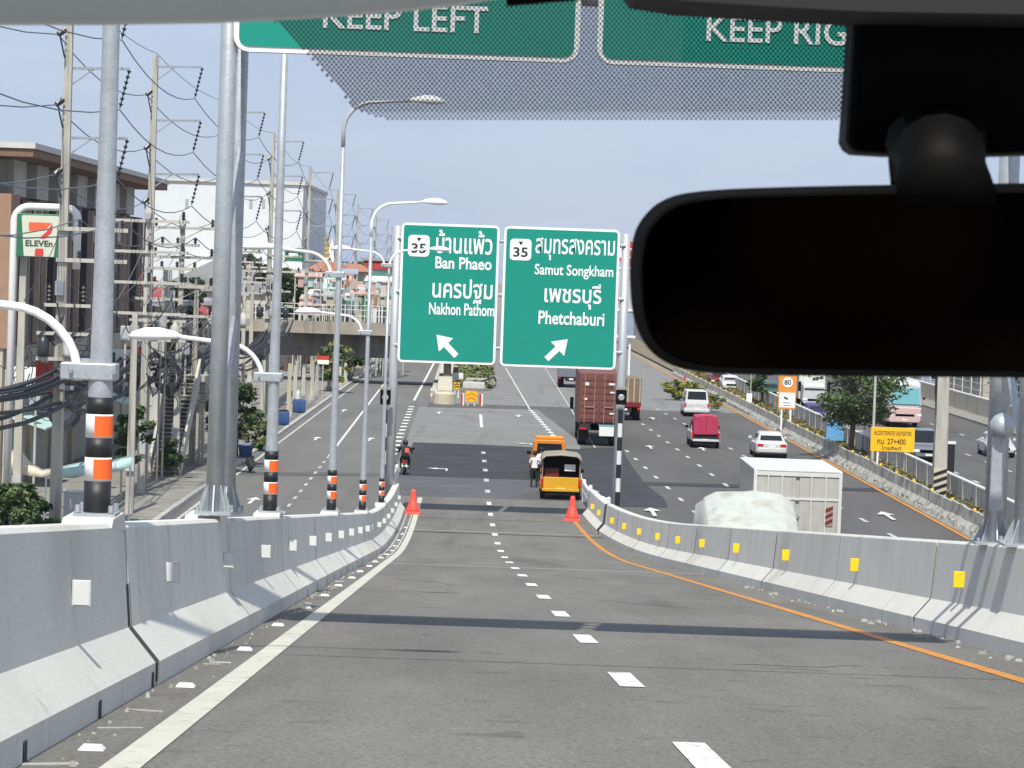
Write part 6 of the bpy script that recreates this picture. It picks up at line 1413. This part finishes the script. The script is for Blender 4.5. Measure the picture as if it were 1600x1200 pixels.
def tub(t_, x, y, z, r_, h, m_, name='tub'):
    q = MB(); q.lathe([(r_ * .85, z), (r_, z + h), (r_ * 1.06, z + h), (r_ * 1.06, z + h + .04), (r_ * .94, z + h + .02), (r_ * .8, z + .06)], 14, (x, y, 0)); q.build(name, m_, t_, smooth=True)
P = G(373, 737, .02); t_ = thing('vendor_cart', 'dark vendor cart carrying two blue tubs at the left kerb', 'cart', P)
q = MB(); q.box((P.x - .15, P.y, .75), (1.7, 1.1, .1)); q.build('deck', 'chassis', t_); q = MB(); q.box((P.x - .55, P.y + .4, 1.4), (.9, .2, 1.3)); q.build('back_board', 'cabin_dark', t_)
tub(t_, P.x - .45, P.y - .2, .8, .36, .55, 'bin_blue'); tub(t_, P.x + .33, P.y - .2, .8, .36, .55, 'bin_blue')
for sx in (-.7, .55): q = MB(); q.lathe([(.3, P.x + sx - .06), (.36, P.x + sx), (.3, P.x + sx + .06)], 16, (0, P.y, .38), 'x'); q.build('wheel', 'tyre', t_)
q = MB(); q.tube([(P.x + .5, P.y - .4, .7), (P.x + .72, P.y - .5, .35), (P.x + .8, P.y - .5, .3)], [.2, .26, .24], 10); q.build('engine', 'chassis', t_)
P = G(467, 645, .13); t_ = thing('water_barrel', 'blue plastic barrel with white neck beside the kerb', 'barrel', P); q = MB(); q.lathe([(.42, .13), (.46, .3), (.46, 1.0), (.4, 1.1)], 16, (P.x, P.y, 0)); q.build('drum', 'bin_blue', t_, smooth=True); q = MB(); q.lathe([(.16, 1.1), (.14, 1.5), (.06, 1.75)], 10, (P.x - .1, P.y, 0)); q.build('neck', 'white_steel', t_)
P = G(442, 664, .13); t_ = thing('water_barrel', 'blue barrel half hidden behind the second striped lamp post', 'barrel', P); q = MB(); q.lathe([(.36, .13), (.4, .3), (.4, .95), (.34, 1.05)], 16, (P.x, P.y, 0)); q.build('drum', 'bin_blue', t_, smooth=True); q = MB(); q.lathe([(.37, 1.06), (.3, 1.12)], 12, (P.x, P.y, 0)); q.build('lid', 'cabin_dark', t_)
P = D(358, 600, 190); t_ = thing('banner_sign', 'yellow green banner with a teal strip behind the gantry post', 'sign', (P.x, 190, .13)); a, b_ = D(345, 592, 190), D(372, 620, 190); q = MB(); q.bx(a.x, b_.x, 190, 190.05, b_.z, a.z); q.build('banner', 'sign_yellowgreen', t_); q = MB(); q.bx(a.x, a.x + .7, 189.96, 189.99, b_.z - .35, b_.z + .05); q.build('strip', 'bus_teal', t_)
for x in (a.x + .1, b_.x - .1): q = MB(); q.lathe([(.05, .13), (.05, a.z)], 6, (x, 190.1, 0)); q.build('post', 'concrete_pole_pale', t_)
P = G(503, 622, .13); t_ = thing('small_sign', 'small red and white sign under the market bridge', 'sign', P); za, zb_ = D(503, 569, P.y).z, D(503, 556, P.y).z; q = MB(); q.bx(P.x - .45, P.x + .45, P.y, P.y + .05, za, (za + zb_) / 2); q.build('lower_plate', 'sign_white', t_); q = MB(); q.bx(P.x - .45, P.x + .45, P.y, P.y + .05, (za + zb_) / 2 + .003, zb_); q.build('upper_plate', 'sign_red', t_); q = MB(); q.lathe([(.05, .1), (.05, za)], 6, (P.x, P.y + .1, 0)); q.build('post', 'concrete_pole_pale', t_)
# row of pale posts along the pavement beneath the bridge
for i, px in enumerate((362, 378, 410, 451, 460, 473, 487, 494, 513, 529, 538, 545)):
    Y = 175 + i * 9.0; P = D(px, 640, Y); t_ = thing('pavement_post', ['first', 'second', 'third', 'fourth', 'fifth', 'sixth', 'seventh', 'eighth', 'ninth', 'tenth', 'eleventh', 'twelfth'][i] + ' pale post from the left in the row along the far pavement', 'post', (P.x, Y, .13), group='pale posts along the far pavement')
    q = MB(); sqshaft(q, P.x, Y, .13, D(px, 562 + (i * 5) % 9, Y).z, .15, .12); q.build('shaft', 'concrete_pole_pale' if i % 3 else 'wall_cream', t_); q = MB(); q.box((P.x, Y, .3), (.5, .5, .35)); q.build('footing', 'kerb_concrete', t_)
# shop row along the far left pavement
for i, (y0, y1, h, wall, rfm, ns, lab) in enumerate(((189, 204, 7.5, 'wall_grey', 'roof_grey', 2, 'grey two storey shop row left of the market bridge'), (206, 224, 6.5, 'wall_beige', 'roof_red', 2, 'beige shop row before the market bridge'), (228, 250, 7.2, 'wall_pink', 'roof_grey', 2, 'dusky pink shop row before the market bridge'), (290, 320, 7.8, 'wall_cream', 'roof_grey', 2, 'cream shop row beyond the market bridge'), (325, 352, 9, 'wall_blue', 'roof_white', 3, 'slate blue shop block beyond the market bridge'), (356, 392, 7.4, 'wall_white', 'roof_red', 2, 'white shop row far along the left pavement'))):
    house('shop_house', lab, -34 - i * .4, -22.4 - i * .5, y0, y1, h, wall, 'flat' if i % 2 == 0 else 'gable', rfm, ns, face='right')

# market bridge crossing the left road
YB = 268.0
bz = lambda px, py: D(px, py, YB).z
t_ = thing('market_bridge', 'weathered concrete bridge crossing the left road on the skyline', 'bridge', (-30, YB, 0))
zs, zd, zt = bz(480, 556), bz(480, 520), bz(480, 505)
xa, xb = -62.0, -5.2
q = MB(); q.bx(xa, xb, YB + .3, YB + 6.5, zs, zd); q.build('girder', 'bridge_concrete', t_)
q = MB(); q.bx(xa, xb, YB - 1.3, YB + 7, zd + .003, zd + .35); q.build('deck_slab', 'bridge_deck_edge', t_)
q = MB(); q.bx(xa, xb, YB - 1.25, YB - 1.0, zd + .353, zt + .25); q.build('edge_beam', 'bridge_deck_edge', t_)
n = 28
for i in range(n + 1):
    x = xa + (xb - xa) * i / n; q = MB(); q.box((x, YB - 1.1, zt + .25 + .75), (.1, .1, 1.5)); q.build('rail_post', 'rail_steel', t_)
for z in (zt + .8, zt + 1.35, zt + 1.75): q = MB(); q.bx(xa, xb, YB - 1.13, YB - 1.07, z, z + .07); q.build('rail', 'rail_steel', t_)
for x in (-6.0, -23.5, -42): q = MB(); q.bx(x - .3, x + .3, YB + 1, YB + 6, -.02, zs - .003); q.build('pier', 'bridge_concrete', t_)
for x, lab in ((D(524, 530, YB).x, 'round height limit plate fixed to the bridge girder'),):
    z = D(524, 543, YB).z; q = MB(); q.lathe([(.62, YB + .24), (.62, YB + .29)], 20, (x, 0, z), 'y'); rp = q.build('limit_plate', 'sign_black', t_); q = MB(); q.lathe([(.5, YB + .2), (.5, YB + .235)], 20, (x, 0, z), 'y'); q.build('plate_face', 'sign_white', rp)

# skyline beyond the bridge
Yw = 330; a, b_ = D(236, 300, Yw), D(474, 300, Yw); zt = D(400, 287, Yw).z
t_ = thing('white_warehouse', 'big plain white warehouse wall behind the power poles', 'building', ((a.x + b_.x) / 2, Yw, 0)); q = MB(); q.bx(a.x, b_.x, Yw, Yw + 40, 0, zt); q.build('wall', 'wall_white', t_); q = MB(); q.bx(a.x - .2, b_.x + .2, Yw - .25, Yw + 40.2, zt + .003, zt + .35); q.build('parapet', 'roof_white', t_)
for i, px in enumerate((292, 372, 392, 412)): p = D(px, 318, Yw); q = MB(); q.bx(p.x - .18, p.x + .18, Yw - .06, Yw - .003, p.z - .5, p.z + .5); q.build('vent', 'shutter_grey', t_)
def at_box(px0, px1, pyt, Y): return D(px0, 420, Y).x, D(px1, 420, Y).x, D((px0 + px1) / 2, pyt, Y).z
x0, x1, h = at_box(482, 530, 424, 320); house('temple_hall', 'temple hall with wide orange tiled hip roof beyond the bridge', x0, x1, 320, 332, h, 'wall_beige', 'hip', 'roof_tile', 1, over=.6)
x0, x1, h = at_box(530, 568, 424, 315); house('temple_hall', 'smaller orange roofed hall right of the golden spire', x0, x1, 315, 326, h, 'wall_cream', 'hip', 'roof_tile', 1, over=.7)
x0, x1, h = at_box(569, 626, 408, 345); sh_ = house('store', 'white store with a dark red fascia beyond the bridge', x0, x1, 345, 365, h, 'wall_white', 'flat', 'roof_grey', 2)
q = MB(); q.bx(x0, x1, 344.7, 344.9, h - 1.0, h + .2); q.build('fascia', 'roof_red', sh_)
x0, x1, h = at_box(446, 472, 392, 310); st_ = house('store', 'narrow white block with green sign board above the bridge', x0, x1, 310, 322, h - 2.2, 'wall_white', 'flat', 'roof_white', 1, win=False)
q = MB(); q.bx(x0 - .1, x1 + .2, 309.6, 309.8, h - 1.1, h + .3); q.build('sign_board', 'logo_green', st_); q = MB(); q.bx(x0 + .2, x1 - .2, 309.54, 309.59, h - .65, h - .25); q.build('sign_stripe', 'sign_white', st_)
for k in range(6): q = MB(); xx = x0 + .1 + k * (x1 - x0) / 6; q.bx(xx, xx + .2, 309.65, 309.75, h - 2.3, h - 1.15); q.build('sign_leg', 'white_steel', st_)
x0, x1, h = at_box(330, 372, 372, 420); house('apartment_block', 'pale red roofed apartment block on the left skyline', x0 - 8, x1, 420, 440, h, 'wall_cream', 'hip', 'roof_red', 3)
x0, x1, h = at_box(384, 425, 376, 450); house('apartment_block', 'cream apartment block behind the warehouse roof line', x0, x1, 450, 470, h, 'wall_beige', 'flat', 'roof_white', 3)
Ysp = 400; c = D(505, 402, Ysp); zt = D(507, 342, Ysp).z; t_ = thing('golden_spire', 'slender golden pagoda spire between the orange roofs', 'pagoda', (c.x, Ysp, 0)); hh = zt - c.z
q = MB(); q.lathe([(1.6, 0), (1.6, c.z - .3), (1.4, c.z)], 12, (c.x, Ysp, 0)); q.build('base', 'wall_cream', t_)
q = MB(); q.lathe([(1.35, c.z), (1.3, c.z + hh * .1), (.95, c.z + hh * .16), (1.0, c.z + hh * .2), (.75, c.z + hh * .28), (.78, c.z + hh * .32), (.55, c.z + hh * .42), (.58, c.z + hh * .46), (.3, c.z + hh * .62), (.12, c.z + hh * .8), (.02, zt)], 14, (c.x, Ysp, 0)); q.build('spire', 'gold', t_)
c = D(518, 400, Ysp); t_ = thing('white_chedi', 'small white chedi right of the golden spire', 'pagoda', (c.x, Ysp, 0)); q = MB(); q.lathe([(1.3, 0), (1.2, c.z - .5), (.9, c.z + .2), (.3, c.z + 1.4), (.04, c.z + 2.4)], 12, (c.x, Ysp, 0)); q.build('dome', 'wall_white', t_); q = MB(); q.box((c.x, Ysp, c.z - 1.2), (3, 3, .5)); q.build('terrace', 'wall_white', t_)
# market roofs, banners and clutter on the bridge approach
cols = ['wall_pink', 'wall_grey', 'wall_blue', 'tarp_teal', 'wall_white', 'wall_beige', 'shutter_grey', 'roof_tile', 'wall_pink', 'logo_green']
rank = {}; ORDN = ['first', 'second', 'third', 'fourth', 'fifth', 'sixth', 'seventh', 'eighth', 'ninth', 'tenth', 'eleventh', 'twelfth', 'thirteenth', 'fourteenth', 'fifteenth', 'sixteenth']
for i in range(34):
    px = 482 + (i * 37) % 138; py = 446 + (i * 23) % 50; Y = 284 + (i % 6) * 3.5; P = D(px, py, Y); w_ = rnd.uniform(.7, 1.7); h_ = rnd.uniform(.5, 1.5); z0 = max(.2, P.z)
    tier = (py - 446) // 17; rank[tier] = sorted(482 + (j * 37) % 138 for j in range(34) if (446 + (j * 23) % 50 - 446) // 17 == tier)
    cw_ = {'wall_pink': 'pink', 'wall_grey': 'grey', 'wall_blue': 'slate blue', 'tarp_teal': 'teal', 'wall_white': 'white', 'wall_beige': 'beige', 'shutter_grey': 'dark grey', 'roof_tile': 'rust red', 'logo_green': 'green'}[cols[(i * 3) % 10]]
    t_ = thing('market_stall', f'{cw_} canopied market stall beyond the bridge, {ORDN[rank[tier].index(px)]} from the left in the {("upper", "middle", "lower")[tier]} tier', 'stall', (P.x, Y, .1), group='crowded market stalls beyond the bridge')
    q = MB(); q.extr([(P.x - w_, Y - .8, z0 + h_), (P.x + w_, Y - .8, z0 + h_), (P.x + w_ * .9, Y + .8, z0 + h_ + .45), (P.x - w_ * .9, Y + .8, z0 + h_ + .45)], (0, 0, .08)); q.build('canopy', cols[(i * 3) % 10], t_)
    for sx in (-.9, .9): q = MB(); q.bx(P.x + sx * w_ - .05, P.x + sx * w_ + .05, Y - .75, Y - .65, .1, z0 + h_); q.build('post', 'concrete_pole_pale', t_)
    for j in range(3): q = MB(); xx = P.x - w_ * .7 + j * w_ * .65; q.bx(xx, xx + w_ * rnd.uniform(.2, .45), Y - .62 + j * .05, Y - .55 + j * .05, z0 - rnd.uniform(0, .4), z0 + h_ * .9); q.build('hanging_goods', cols[(i + j * 3) % 10], t_)
# tree belt on the left skyline
tl = ['dark tree left of the warehouse', 'dense tree directly behind the lamp head by the gantry post', 'dark tree under the green sign board', 'bushy tree beyond the bridge rail on the left', 'dark tree behind the second striped lamp post', 'small tree left of the temple hall', 'round tree before the white block', 'tree between the temple halls', 'tree behind the store at the sign edge', 'dark tree between the louvred building and the gantry post', 'tall dark tree just left of the gantry post', 'background tree behind the louvred building']
for i, (px, pyb, pyt, Y, w_) in enumerate(((352, 520, 385, 300, 26), (378, 520, 392, 296, 28), (455, 500, 425, 300, 18), (405, 520, 402, 292, 24), (436, 505, 415, 305, 22), (470, 490, 440, 296, 14), (448, 500, 432, 291, 15), (543, 480, 425, 330, 10), (610, 470, 412, 380, 16), (290, 560, 420, 200, 20), (305, 560, 432, 215, 18), (270, 560, 430, 190, 14))):
    P = D(px, pyb, Y); zt = D(px, pyt, Y).z; r_ = w_ * Y / FPX
    tree('background_tree', tl[i], (P.x, Y, .1), zt, r_, 80 + i, 90, 30, .3 if Y > 250 else .24, ('leaf_dark', 'leaf_dark', 'leaf_mid'), .18, max(.2, P.z / zt * .8), group='trees on the left skyline')
for i in range(16):
    px = 250 + i * 26; Y = 560 + (i % 4) * 40; zt = D(px, 408 + (i * 7) % 12, Y).z
    tree('horizon_tree', 'distant tree in the low belt along the left horizon', (D(px, 420, Y).x, Y, 0), zt, 7.5, 120 + i, 60, 20, .6, ('leaf_dark', 'leaf_mid', 'leaf_mid'), .3, .1, group='low belt of distant trees')
for i in range(26):
    X = 60 + i * 22 if i < 13 else -75 - (i - 13) * 22; Y = 420 + (i % 5) * 45
    tree('horizon_tree', 'distant tree beyond the street at the edge of town', (X, Y, 0), 9 + (i * 5) % 4, 8, 160 + i, 45, 16, .7, ('leaf_dark', 'leaf_mid', 'leaf_mid'), .3, .1, group='distant trees at the edge of town')
